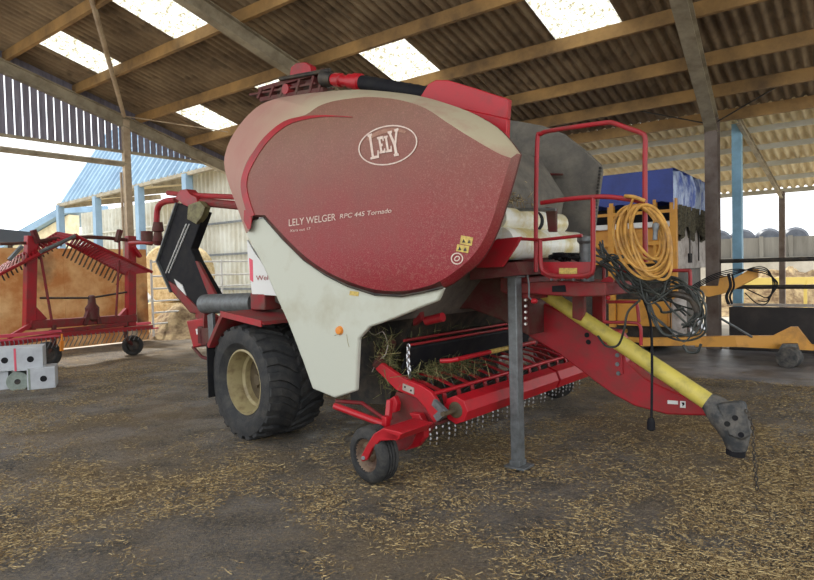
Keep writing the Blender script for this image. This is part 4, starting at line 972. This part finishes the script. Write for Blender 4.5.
b.tube([p0, P(712, 404, VS), P(722, 413, VS), P(731, 424, VS), P(736, 436, VS), P(737, 450, VS)], [.055, .075, .1, .1, .088, .06], 22, True)
ush = b.build('shaft_shield', 'shield', bl)
plate('shield_plate', 'shield', [(716, 404), (740, 402), (744, 405), (750, 436), (742, 441), (728, 436)], VS - .1, .09, ush, bevel=.02)
b = MB()
for (x, y) in ((735, 418), (741, 435), (727, 424)): b.lathe(P(x, y, VS - .105), (0, 1, 0), [(0, .003), (0, .018), (.02, .018)], 12)
b.build('shield_hole', 'black', ush)
b = MB(); b.lathe(P(736, 449, VS), P(735, 458, VS) - P(736, 449, VS), [(0, .04), (0, .06), (.04, .06), (.05, .03)], 16); b.build('yoke', 'black', ush)
def chain(pts, r, parent, nm='chain', m='chrome', link=.035, pitch=.75):
    b = MB(); pts = spline(pts, 1 if pitch > 1 else 4); acc = []; 
    for i in range(len(pts) - 1):
        seg = pts[i + 1] - pts[i]; k = max(1, int(seg.length / (link * pitch)))
        for j in range(k): acc.append((pts[i] + seg * (j + .5) / k, seg.normalized()))
    for i, (c_, d_) in enumerate(acc):
        X, Y = perp(d_); side = X if i % 2 else Y
        ring = [c_ + d_ * math.sin(q) * link / 2 + side * math.cos(q) * link * .3 for q in [2 * math.pi * k / 8 for k in range(8)]]
        b.tube(ring, r, 5, False, True)
    return b.build(nm, m, parent)
chain([P(746, 410, VS - .1), P(752, 425, VS - .1), P(754, 455, VS - .1), P(757, 490, VS - .1)], .004, bl, 'safety_chain', 'darksteel', .03)
cb = tubes('power_cable', 'black', [spline([P(640, 290, 1.1), P(650, 320, 1.1), P(652, 360, 1.1), P(651.5, 420, 1.1)])], .009)
b = MB(); b.lathe(P(651, 418, 1.1), (0, 0, -1), [(0, .01), (0, .02), (.03, .028), (.08, .028), (.09, .015)], 12); b.build('plug', 'black', cb)

# --- parking jack
jg = PZ(518, 467); ju, jv = jg.x, jg.y
jt = P(515, 263, jv).z
jb = MB(); jb.box((ju, jv, jt / 2 + .0), (.075, .09, jt - .1)); jk = jb.build('parking_jack', 'steel', bl, bevel=.008)
b = MB(); b.box((ju, jv, jt - .06), (.11, .13, .1)); b.box((ju, jv, jt - .005), (.14, .15, .02)); b.lathe((ju - .05, jv - .07, jt - .06), (0, 1, 0), [(-.01, .003), (-.01, .012), (.01, .012)], 8); b.build('jack_cap', 'steel', jk, bevel=.006)
b = MB(); b.box((ju + .01, jv, .012), (.17, .16, .02)); b.box((ju, jv, .035), (.09, .1, .05)); b.build('jack_foot', 'steel', jk, bevel=.004)
tubes('jack_handle', 'steel', [[P(526, 266, jv - .03), P(529, 285, jv - .03), P(529, 297, jv - .03), P(532, 300, jv - .03)]], .007)
b = MB(); b.lathe(P(534, 301, jv - .03), (1, 0, 0), [(-.02, .004), (-.015, .018), (.01, .02), (.025, .012), (.028, .003)], 12); b.build('handle_knob', 'red_bright', bl)
plate('jack_bracket', 'red_dirty', [(500, 275), (528, 277), (528, 300), (500, 292)], jv + .07, .5, bevel=.01)
b = MB()
for y in range(300, 330, 6): b.lathe(P(526, y, jv), (0, 1, 0), [(-.01, .003), (-.01, .01), (.01, .01)], 8)
b.build('jack_pins', 'chrome', jk)

# --- front platform and rails
VR = .75
def rail(paths, r, nm, v=VR, m='red'):
    b = MB()
    for p in paths: b.tube(spline([P(x, y, v) for x, y in p], 5), r, 10)
    return b.build(nm, m, bl)
rail([[(536, 272), (536, 200), (537.5, 140), (541, 134), (549, 131), (575, 127), (604, 123), (613, 123), (630, 129), (641, 133), (645, 138), (645, 160), (645, 225), (645.5, 262)]], .016, 'guard_rail')
rail([[(541, 203), (565, 199.5), (593, 197), (610, 197), (630, 199.5), (646, 202)], [(593, 197), (593, 240), (593, 268), (589, 274), (578, 276), (556, 276), (546, 273), (541, 266), (540, 240)]], .016, 'platform_rail', VR - .1)
rail([[(541, 240), (560, 238), (582, 235.5)], [(500, 243), (515, 239), (541, 240)]], .012, 'platform_rail', VR - .05)
plate('platform_plate', 'red', [(541, 262), (593, 262), (593, 275), (586, 279), (550, 279), (541, 274)], VR - .02, .02, bevel=0)
sticker(568, 271.5, 18, 7, 'sticker', bl, 0, lambda x, y, o: P(x, y, VR - .02 + o), 'warning_sticker', .006)
for x in (552, 563, 574, 585):
    b = MB(); b.lathe(P(x, 279.5, VR - .03), (0, 1, 0), [(-.012, .003), (-.012, .009), (.01, .009)], 8); b.build('bolt', 'steel', bl)
plate('cross_beam', 'red_dirty', [(512, 283), (560, 281), (606, 283), (606, 296), (575, 297), (512, 293)], VR + .05, .5, bevel=.01)
plate('beam_slot', 'black', [(552, 286), (565, 285), (566, 292), (552, 292)], VR + .045, .004, bevel=0)
plate('shaft_bracket', 'red_dirty', [(572, 296), (583.5, 296), (584, 312), (580, 321), (572, 318)], 1.12, .05)
plate('shaft_bracket', 'red_dirty', [(592, 296), (604, 296), (604, 325), (592, 320)], 1.4, .05)
plate('step_tread', 'maroon', [(500, 262), (541, 258), (541, 268), (500, 272)], .9, .8, bevel=0)
b = MB(); rr_ = random.Random(9)
for k in range(9): b.tube(spline([P(546 + rr_.uniform(0, 34), 257 + rr_.uniform(-3, 4), .9 + rr_.uniform(0, .25)) for _ in range(4)], 4), .012, 6)
b.build('strap_bundle', 'black', bl)
plate('net_tray', 'red', [(478, 250), (497, 239), (521, 236.5), (516, 246), (502, 267), (476, 268)], .5, .03)
plate('tray_support', 'maroon', [(470, 266), (515, 262), (520, 275), (470, 280)], .55, 1.1, bevel=0)
tubes('net_bar', 'steel', [[P(497, 210, .9), P(556, 209.5, .9)]], .012)
plate('net_bar_end', 'maroon', [(545, 207), (556, 208), (556, 232), (548, 232)], .95, .03)
rail([[(504, 203), (497, 225)]], .02, 'net_strut', .6, 'maroon')
# hose holder frames
rail([[(618, 266), (622, 271), (655, 271), (686, 270.5), (690, 273), (690, 291)]], .012, 'hose_holder', 1.0)
rail([[(604, 262), (604, 296), (604, 318), (607, 322), (630, 322.5), (640, 326), (641, 345)], [(607, 302), (633, 302), (637, 305), (639, 322)]], .012, 'hose_holder', 1.05)
plate('hook_plate', 'red', [(598, 283), (603, 279), (609, 276), (613, 280), (613, 290), (604, 296), (598, 294)], .95, .03)
b = MB(); hx = P(587, 262, .95); b.lathe(P(587, 283, .95), (0, 0, 1), [(0, .02), (0, .045), (.02, .05), (.28, .05), (.3, .065), (.33, .065), (.34, .03)], 18); b.build('grease_cylinder', 'steel', bl)
# hydraulic hose bundle
rs = random.Random(4)
b = MB()
def hz(x, y, v): return P(x, y, v)
ends = []
for k in range(15):
    v = .85 + .3 * rs.random(); j = lambda s: rs.uniform(-s, s) * 1.5
    pts = [hz(598 + j(3), 252 + j(8), v), hz(612 + j(4), 264 + j(7), v), hz(630 + j(5), 282 + j(6), v - .03), hz(652 + j(6), 290 + j(10), v - .04), hz(676 + j(5), 288 + j(9), v)]
    if k % 3 == 0: pts += [hz(696 + j(4), 292 + j(5), v), hz(704 + j(3), 308 + j(4), v), hz(700 + j(4), 328 + j(4), v), hz(684, 338 + j(3), v), hz(662, 328 + j(4), v), hz(650, 308 + j(5), v), hz(646, 292, v)]
    elif k % 3 == 1: pts += [hz(692 + j(3), 296 + j(5), v), hz(697 + j(3), 318 + j(6), v), hz(686 + j(3), 327 + j(4), v)]
    else: pts = pts[:4] + [hz(668 + j(5), 305 + j(6), v), hz(690 + j(5), 316 + j(6), v)]
    b.tube(spline(pts, 6), rs.choice([.0055, .007, .0085]), 7)
b.tube(spline([hz(640, 300, .9), hz(628, 312, .9), hz(624, 330, .9), hz(618, 345, .95), hz(606, 346, .95), hz(598, 336, 1.0)], 6), .008, 7)
b.tube(spline([hz(683, 345, .95), hz(688, 352, .95), hz(697, 352, .95), hz(701, 344, .95)], 6), .009, 7)
for x in (650, 664): b.tube(spline([hz(600, 262, .9), hz(x - 30, 256, .95), hz(x - 8, 262, .95), hz(x, 285, .95)], 6), .009, 7)
hb = b.build('hydraulic_hoses', 'hose', bl)
b = MB(); b.tube(spline([hz(668, 294, .9), hz(680, 295, .88), hz(692, 300, .9), hz(698, 312, .9)], 6), .022, 10); b.build('hose_sleeve', 'darksteel', hb)
for i, (x, y) in enumerate(((697, 318), (690, 327), (700, 322), (602, 285), (606, 292))):
    b = MB(); q = P(x, y, .9); b.lathe(q, (0.3, .2, -1), [(0, .006), (0, .013), (.03, .013), (.035, .016), (.05, .016), (.06, .006)], 10); b.build('coupling', 'chrome' if i < 3 else 'red_bright', hb)

# --- pickup
b = MB()
def pk(name, m, pts, v, th, **k): return plate(name, m, pts, v, th, **k)
VP_ = .2
pk('pickup_arm', 'red_bright', [(375, 369), (381, 363), (404, 379), (420, 385), (431, 392), (436, 400), (441, 417), (434, 424), (425, 408), (416, 398), (396, 390)], VP_, .04, bevel=.006)
wp = pk('mounting_plate', 'pale', [(402.5, 383.5), (413.5, 388), (413.5, 394.5), (402.5, 390)], VP_ - .01, .01, bevel=0)
b = MB()
for (x, y) in ((405, 387), (411, 390.5)): b.lathe(P(x, y, VP_ - .01), (0, 1, 0), [(-.002, .002), (-.002, .008), (0, .008)], 10)
b.build('bolt_hole', 'black', wp)
pk('pickup_side_plate', 'red_dirty', [(396, 392), (412, 394), (428, 408), (434, 424), (424, 440), (408, 449), (394, 452), (388, 440), (386, 420)], VP_ + .06, .04)
pk('crescent_guard', 'red_bright', [(409, 413), (419, 414), (424, 424), (424, 438), (417, 447), (404, 451), (412, 443), (416, 433), (414, 422)], VP_ - .02, .06)
pk('pickup_bracket', 'red_bright', [(388, 400), (394, 396), (397, 404), (396, 412), (389, 414)], VP_ - .03, .05)
# transverse beams (reel axis direction is v)
a = PU(433, 394, 1.98) if False else P(433, 394, .3); 
def cross(x, y, v0, x1, y1, v1): return [P(x, y, v0), P(x1, y1, v1)]
uu = P(433, 394, .25); vend = 2.75
def along(p, v1): return [p, Vector((p.x, v1, p.z))]
tubes('front_bar', 'red_bright', [along(uu, vend)], .016)
ub = P(410, 345, .35); tubes('crop_guard_bar', 'red', [along(ub, 2.5), [ub + Vector((-.06, 0, .03)), Vector((ub.x - .06, 2.5, ub.z + .03))]], .011)
b = MB(); q0 = ub + Vector((0, 0, -.02)); 
b.prism([q0 + Vector((-.02, 0, 0)), q0 + Vector((-.02, 0, -.02)), q0 + Vector((-.12, 0, -.26)), q0 + Vector((-.14, 0, -.26))], VN * 2.0); b.build('rubber_flap', 'black', bl, smooth=False)
chain([P(408.5, 345, .32), P(408, 360, .32), P(410, 377, .32)], .006, bl, 'support_chain', 'chrome', .045)
um = P(458, 359, .5); tubes('lifting_tube', 'red_bright', [spline([P(440, 361, .42), P(450, 360.5, .46), um]), along(um, 1.7)], .018)
q = Vector((um.x, um.y, um.z)); b = MB(); b.lathe(Vector((um.x, .95, um.z)), (0, 1, 0), [(0, .01), (0, .0195), (.3, .0195), (.3, .01)], 12); b.build('yellow_sticker', 'sticker', bl)
# slats (strippers)
zb_ = uu.z - .01; n = 13
for i in range(n):
    v = .38 + (vend - .5) * i / (n - 1)
    b = MB(); a0 = Vector((uu.x, v, zb_)); mid = Vector((uu.x - .20, v, zb_ + .06)); bk = Vector((uu.x - .42, v, zb_ + .09)); lo = Vector((uu.x + .03, v, zb_ - .12)); bb = Vector((uu.x - .1, v, zb_ - .26))
    for p_, q_ in ((bk, mid), (mid, a0), (a0, lo), (lo, bb)): b.bar(p_, q_, .04, .012, (0, 0, 1) if abs((q_ - p_).z) < .1 else (1, 0, 0))
    b.build('stripper_slat', 'red', bl, smooth=False)
# tine reel under the slats
b = MB(); rc = Vector((uu.x - .18, .35, zb_ - .1)); b.tube([rc, rc + VN * 2.3], .07, 16); b.build('pickup_reel', 'darksteel', bl)
for i in range(19):
    v = .44 + (vend - .5) * i / 18
    for k in range(4):
        a = k * math.pi / 2 + .4; b = MB(); c_ = Vector((rc.x, v, rc.z)); b.tube([c_ + Vector((math.cos(a), 0, math.sin(a))) * .06, c_ + Vector((math.cos(a + .15), 0, math.sin(a + .15))) * .19], .004, 5); b.build('reel_tine', 'steel', bl)
# octagonal crop roller in three lengths
r0 = P(455.5, 410, .3); rr = .104
def octo(v0, v1, nm):
    b = MB(); b.lathe(Vector((r0.x, v0, r0.z)), (0, 1, 0), [(0, rr * .75), (0, rr), (v1 - v0, rr), (v1 - v0, rr * .75)], 8); return b.build(nm, 'red_bright', bl, smooth=False, bevel=.004)
ro1 = octo(.3, 1.0, 'crop_roller'); octo(1.04, 1.75, 'crop_roller'); octo(1.79, 2.6, 'crop_roller')
b = MB(); b.lathe(Vector((r0.x, .3, r0.z)), (0, 1, 0), [(-.012, .02), (-.012, .05), (.0, .06), (.01, .06)], 20); b.lathe(Vector((r0.x, .3, r0.z)), (0, 1, 0), [(-.16, .01), (-.16, .018), (0, .018)], 10); b.build('roller_hub', 'disc', ro1)
q = Vector((r0.x, .18, r0.z)); b = MB(); b.bar(P(434, 402, .2), Vector((q.x, .18, q.z - .0)), .03, .05); b.bar(P(437, 418, .2), P(444, 412, .2), .05, .05); b.build('roller_arm', 'steel', bl)
# chain curtain
for i in range(34):
    v = .12 + 2.5 * i / 33; base = Vector((r0.x - .10, v, r0.z - .10)); hh_ = .13 + .03 * math.sin(i * 2.3)
    chain([base, base + Vector((.01, 0, -hh_ / 2)), base + Vector((.0, 0, -hh_))], .0034, bl, 'curtain_chain', 'chrome', .016, 1.7)
b = MB(); b.bar((r0.x - .1, .2, r0.z - .09), (r0.x - .1, 2.6, r0.z - .09), .03, .02); b.build('curtain_bar', 'maroon', bl)
# gauge wheels
gw = PZ(377, 483, 0); 
def gauge(vc, u, flip):
    w = small_wheel((u, vc, .2), (0, -flip, 0), .2, .17, bl, 'rubber_small', 'gaugerim', 'gauge_wheel'); cc = Vector((u, vc, .2)); w.matrix_local = Matrix.Translation(cc) @ Matrix.Rotation(R_(-7), 4, 'Z') @ Matrix.Translation(-cc); return w
gauge(gw.y + .02, gw.x - .04, -1)
fw = PZ(560, 396, 0); gauge(fw.y - .1, fw.x, 1)
pk('wheel_fork', 'red_bright', [(360, 458), (366, 446), (372, 436), (382, 429), (400, 436), (398, 440), (380, 441), (372, 449), (367, 460), (362, 462)], gw.y - .08, .025)
b = MB(); b.prism([P(372, 435, gw.y - .08), P(383, 428, gw.y - .08), P(403, 433, gw.y - .08), P(396, 441, gw.y - .08)], VN * .34); b.build('fork_top', 'red_bright', bl, bevel=.006)
b = MB(); b.tube([P(363, 458, gw.y - .09), P(363, 458, gw.y + .1)], .014, 10); b.build('wheel_axle', 'steel', bl)
tubes('wheel_arm_tube', 'red_bright', [[P(335, 406, .0), P(384, 424, .0)]], .026)
tubes('wheel_arm_tube', 'red_dirty', [[P(336, 401, .12), P(362, 403, .2), P(386, 420, .2)]], .016)
b = MB(); b.bar(P(386, 416, .0), P(386, 432, .0), .045, .05, (0, 1, 0)); b.bar(P(390, 400, .1), P(388, 420, .05), .04, .04, (0, 1, 0)); b.build('wheel_pivot', 'red_bright', bl, bevel=.005)
b = MB(); b.bar((fw.x, fw.y - .25, .22), (fw.x - .05, fw.y - .25, .6), .05, .05, (0, 1, 0)); b.bar((fw.x - .05, fw.y - .25, .58), (uu.x, 2.7, .58), .05, .05); b.bar((fw.x, fw.y - .25, .2), (fw.x, fw.y - .1, .2), .03, .03); b.build('wheel_fork', 'red', bl)
b = MB(); b.prism([Vector((uu.x + x, 2.72, uu.z + z)) for x, z in ((-.5, .2), (.0, .05), (.08, -.12), (-.1, -.33), (-.35, -.3), (-.5, -.1))], VN * .04); b.build('pickup_side_plate', 'red_dirty', bl)
# pickup carrying arms to the chassis, hydraulic lump
b = MB(); b.bar(P(378, 367, .22), P(392, 340, .5), .06, .08, (0, 1, 0)); b.build('pickup_hanger', 'maroon', bl)
b = MB(); b.bar((uu.x - .4, 2.6, uu.z + .1), (1.2, 2.2, 1.05), .06, .08); b.build('pickup_hanger', 'maroon', bl)
plate('inner_bracket', 'red_dirty', [(411, 311), (420, 306), (421, 320), (413, 326)], .5, .05)
a = P(426, 321, .45); c = P(443, 317, .45); b = MB(); b.lathe(a, c - a, [(0, .01), (0, .035), ((c - a).length, .035), ((c - a).length, .01)], 14); b.build('inner_roller', 'red', bl)
tubes('drooping_twine', 'pale', [spline([P(366, 328, .3), P(374, 335, .3), P(383, 332, .3), P(388, 344, .3)]), spline([P(388, 345, .25), P(385, 355, .25), P(377, 362, .25), P(372, 372, .25)])], .004, bl, 6)
tag(bl, 'red round baler wrapper combination with cream fairing, on dirty straw covered floor', 'baler')

# --- net rolls in the tray (things held by the baler)
def nroll(xa, ya, xb, yb, v0, v1, r, lab, stripes):
    a = P(xa, ya, v0); L_ = v1 - v0; e = empty('net_wrap_roll', O + bu * a.x + bv * a.y + Vector((0, 0, a.z)), -AZ)
    b = MB(); b.lathe((0, 0, 0), (0, 1, 0), [(0, r * .3), (0, r * .96), (.01, r), (L_ - .01, r), (L_, r * .96), (L_, r * .3)], 32); w = b.build('net_film', 'roll', e)
    b = MB(); b.lathe((0, 0, 0), (0, 1, 0), [(-.02, r * .15), (-.02, r * .3), (L_ + .02, r * .3), (L_ + .02, r * .15)], 18); b.build('core', 'darksteel', e)
    for (s0, s1) in stripes:
        b = MB(); b.lathe((0, 0, 0), (0, 1, 0), [(s0, r * .9), (s0, r * 1.008), (s1, r * 1.008), (s1, r * .9)], 32); b.build('stripe', 'black', e)
    tag(e, lab, 'net wrap roll', 'net wrap rolls in the front tray'); return e
M['roll'] = mat('white_net_wrap', s2l(236, 236, 226), .4, 0, s2l(206, 190, 130), 3, (.45, .6), .1, 30)
nroll(500, 243.5, 0, 0, .62, 1.9, .122, 'lower white net wrap roll, yellowed, in the tray behind the rails', [])
nroll(497, 218, 0, 0, .66, 1.7, .085, 'upper slim white net wrap roll with dark stripes behind the rail post', [(.52, .58), (.70, .76)])
# marking on the lower roll
rollA = [o for o in COL.objects if o.name == 'net_wrap_roll'][0]
b = MB()
for (v0, v1) in ((.42, .5), (.56, .6), (.64, .7), (.75, .78)):
    vs = []
    for k in range(5):
        a = R_(100 + k * 9); vs += [(math.cos(a) * .124, v0, math.sin(a) * .124), (math.cos(a) * .124, v1, math.sin(a) * .124)]
    b.add(vs, [(2 * k, 2 * k + 1, 2 * k + 3, 2 * k + 2) for k in range(4)])
b.build('printed_marks', 'darksteel', rollA)

# --- coiled ochre hose hanging on the rail
hc = P(640, 200, .68); hw = O + bu * hc.x + bv * hc.y + Vector((0, 0, hc.z)); ch = empty('coiled_hose', hw, -AZ)
b = MB(); rs = random.Random(2)
for k in range(10):
    rx = 20 + rs.uniform(-5, 5); ry = 33 + rs.uniform(-5, 6); cx = 643 + rs.uniform(-3, 4) ; cy = 204 + ry; pts = []
    if k > 6: rx *= .8; cx += 6
    tl = R_(rs.uniform(-24, -10))
    for i in range(36):
        a = 2 * math.pi * i / 36; ex = rx * math.cos(a); ey = ry * math.sin(a)
        pts.append(P(cx + ex * math.cos(tl) - ey * math.sin(tl), cy + ex * math.sin(tl) + ey * math.cos(tl), .68 - .012 * (k % 5) + .01 * math.sin(a * 2 + k)) - hc)
    b.tube(pts, .0095, 7, False, True)
b.build('coils', 'orange_hose', ch)
b = MB(); b.tube(spline([P(625, 196, .62) - hc, P(634, 197, .6) - hc, P(645, 201, .62) - hc]), .012, 8); b.tube(spline([P(634, 197, .6) - hc, P(631, 204, .62) - hc, P(628, 212, .64) - hc]), .008, 8); b.build('hose_end', 'orange_hose', ch)
b = MB(); b.lathe(P(655, 240, .6) - hc, (0, .2, 1), [(0, .004), (0, .014), (.06, .014), (.07, .02), (.1, .02), (.11, .008)], 10); b.build('nozzle', 'steel', ch)
tag(ch, 'coiled ochre rubber hose hanging from the red platform rail', 'hose')

# ================================================================== STRAW
def strands(name, m, pts, lens, w, lab, cat, tilt=.12, dirs=None, parent=None):
    n = len(pts); pts = np.array(pts); a = rng.uniform(0, 2 * np.pi, n); ti = rng.normal(0, tilt, n); L_ = np.array(lens) / 2
    d = np.stack([np.cos(a) * np.cos(ti), np.sin(a) * np.cos(ti), np.sin(ti)], 1) * L_[:, None]
    s = np.stack([-np.sin(a), np.cos(a), np.zeros(n)], 1); wd = rng.uniform(.6, 1.4, n)[:, None] * w
    up3 = np.array([0, 0, 1.0])
    bend = rng.normal(0, .12, n)[:, None] * s * L_[:, None]
    V_ = np.empty((n, 9, 3))
    for k, (dd_, be) in enumerate(((-1, 0), (0, 1), (1, 0))):
        c_ = pts + d * dd_ + bend * be
        V_[:, k * 3] = c_ + s * wd; V_[:, k * 3 + 1] = c_ - s * wd; V_[:, k * 3 + 2] = c_ + up3 * wd * 1.5
    F_ = np.array([(0, 3, 5, 2), (1, 2, 5, 4), (3, 6, 8, 5), (4, 5, 8, 7)])
    me = bpy.data.meshes.new(name); nv = n * 9; nf = n * 4
    me.vertices.add(nv); me.vertices.foreach_set('co', V_.reshape(-1)); fi = (F_[None] + (np.arange(n) * 9)[:, None, None]).reshape(-1)
    me.loops.add(nf * 4); me.loops.foreach_set('vertex_index', fi.astype(np.int32)); me.polygons.add(nf); me.polygons.foreach_set('loop_start', np.arange(0, nf * 4, 4, dtype=np.int32))
    me.update(); me.validate(); me.materials.append(M[m]); o = bpy.data.objects.new(name, me); COL.objects.link(o)
    if parent: o.parent = parent
    tag(o, lab, cat, kind='stuff'); return o
pts = []; ln = []
while len(pts) < 150000:
    y = 1.6 + 11 * random.random() ** 1.5; x = random.uniform(-.8, 1.0) * y
    dn = noise.fractal(Vector((x * .55 + 3, y * .55, 0)), 1, 2, 4) * .9 + noise.fractal(Vector((x * 2.5, y * 2.5, 9)), 1, 2, 3) * .6
    pr = .22 + dn * 1.0 + .32 * max(0, min(1, (x - .6) / 1.2)) * max(0, min(1, (5.9 - y) / 1))
    tt_ = -(Vector((x, y, 0)) - PE).dot(sv)
    if tt_ < tB and x > 1: pr *= .08
    if tt_ < .2 and x > 2: continue
    if -(Vector((x, y, 0)) - PE).dot(su) > 11.3: continue
    if random.random() < pr:
        pts.append((x, y, random.uniform(-.004, .014))); ln.append(random.uniform(.006, .028) * (2.6 if random.random() < .08 else 1))
strands('loose_straw', 'straw', pts, ln, .0016, 'loose chopped straw scattered across the barn floor', 'straw')
def clump(name, c, r, n, lab, m='straw_green', flat=1):
    pts = []
    for _ in range(n):
        q = Vector((random.gauss(0, 1) * r[0], random.gauss(0, 1) * r[1], random.gauss(0, 1) * r[2])) * .5; w_ = O + bu * (c.x + q.x) + bv * (c.y + q.y); pts.append((w_.x, w_.y, c.z + q.z))
    return strands(name, m, pts, [random.uniform(.05, .16) for _ in range(n)], .0022, lab, 'hay', .9)
clump('hay_clump', P(387, 364, .3), (.09, .07, .18), 330, 'tangled hay caught on the red pickup arm beside the cream fairing')
clump('hay_clump', Vector((uu.x - .25, .75, uu.z + .1)), (.22, .5, .06), 450, 'greenish hay lying on the pickup slats')
clump('hay_clump', Vector((P(505, 195, 1.0).x - .1, 1.0, P(505, 195, 1.0).z)), (.1, .5, .12), 500, 'grey chopped hay caught in the chamber mouth above the net rolls', 'straw')
clump('hay_clump', Vector((ub.x - .3, .9, ub.z + .06)), (.25, .6, .04), 350, 'chopped hay on top of the crop guard behind the chain')

# ================================================================== LIGHT
w = bpy.data.worlds.new('world'); scene.world = w; w.use_nodes = True; nt = w.node_tree; bg = nt.nodes['Background']
bg.inputs[0].default_value = (.93, .97, 1.0, 1); bg.inputs[1].default_value = 2.8
sd = bpy.data.lights.new('sun', 'SUN'); sd.energy = 6.0; sd.angle = R_(6); sd.color = (1, .96, .88)
so = bpy.data.objects.new('sun', sd); COL.objects.link(so); so.rotation_euler = Vector((-.6, .6, 1.15)).to_track_quat('Z', 'Y').to_euler()
vs_ = scene.view_settings; vs_.view_transform = 'Standard'; vs_.look = 'None'; vs_.gamma = 1; vs_.exposure = -.48; vs_.use_curve_mapping = False
scene.cycles.max_bounces = 10; scene.cycles.diffuse_bounces = 6; scene.cycles.use_denoising = True
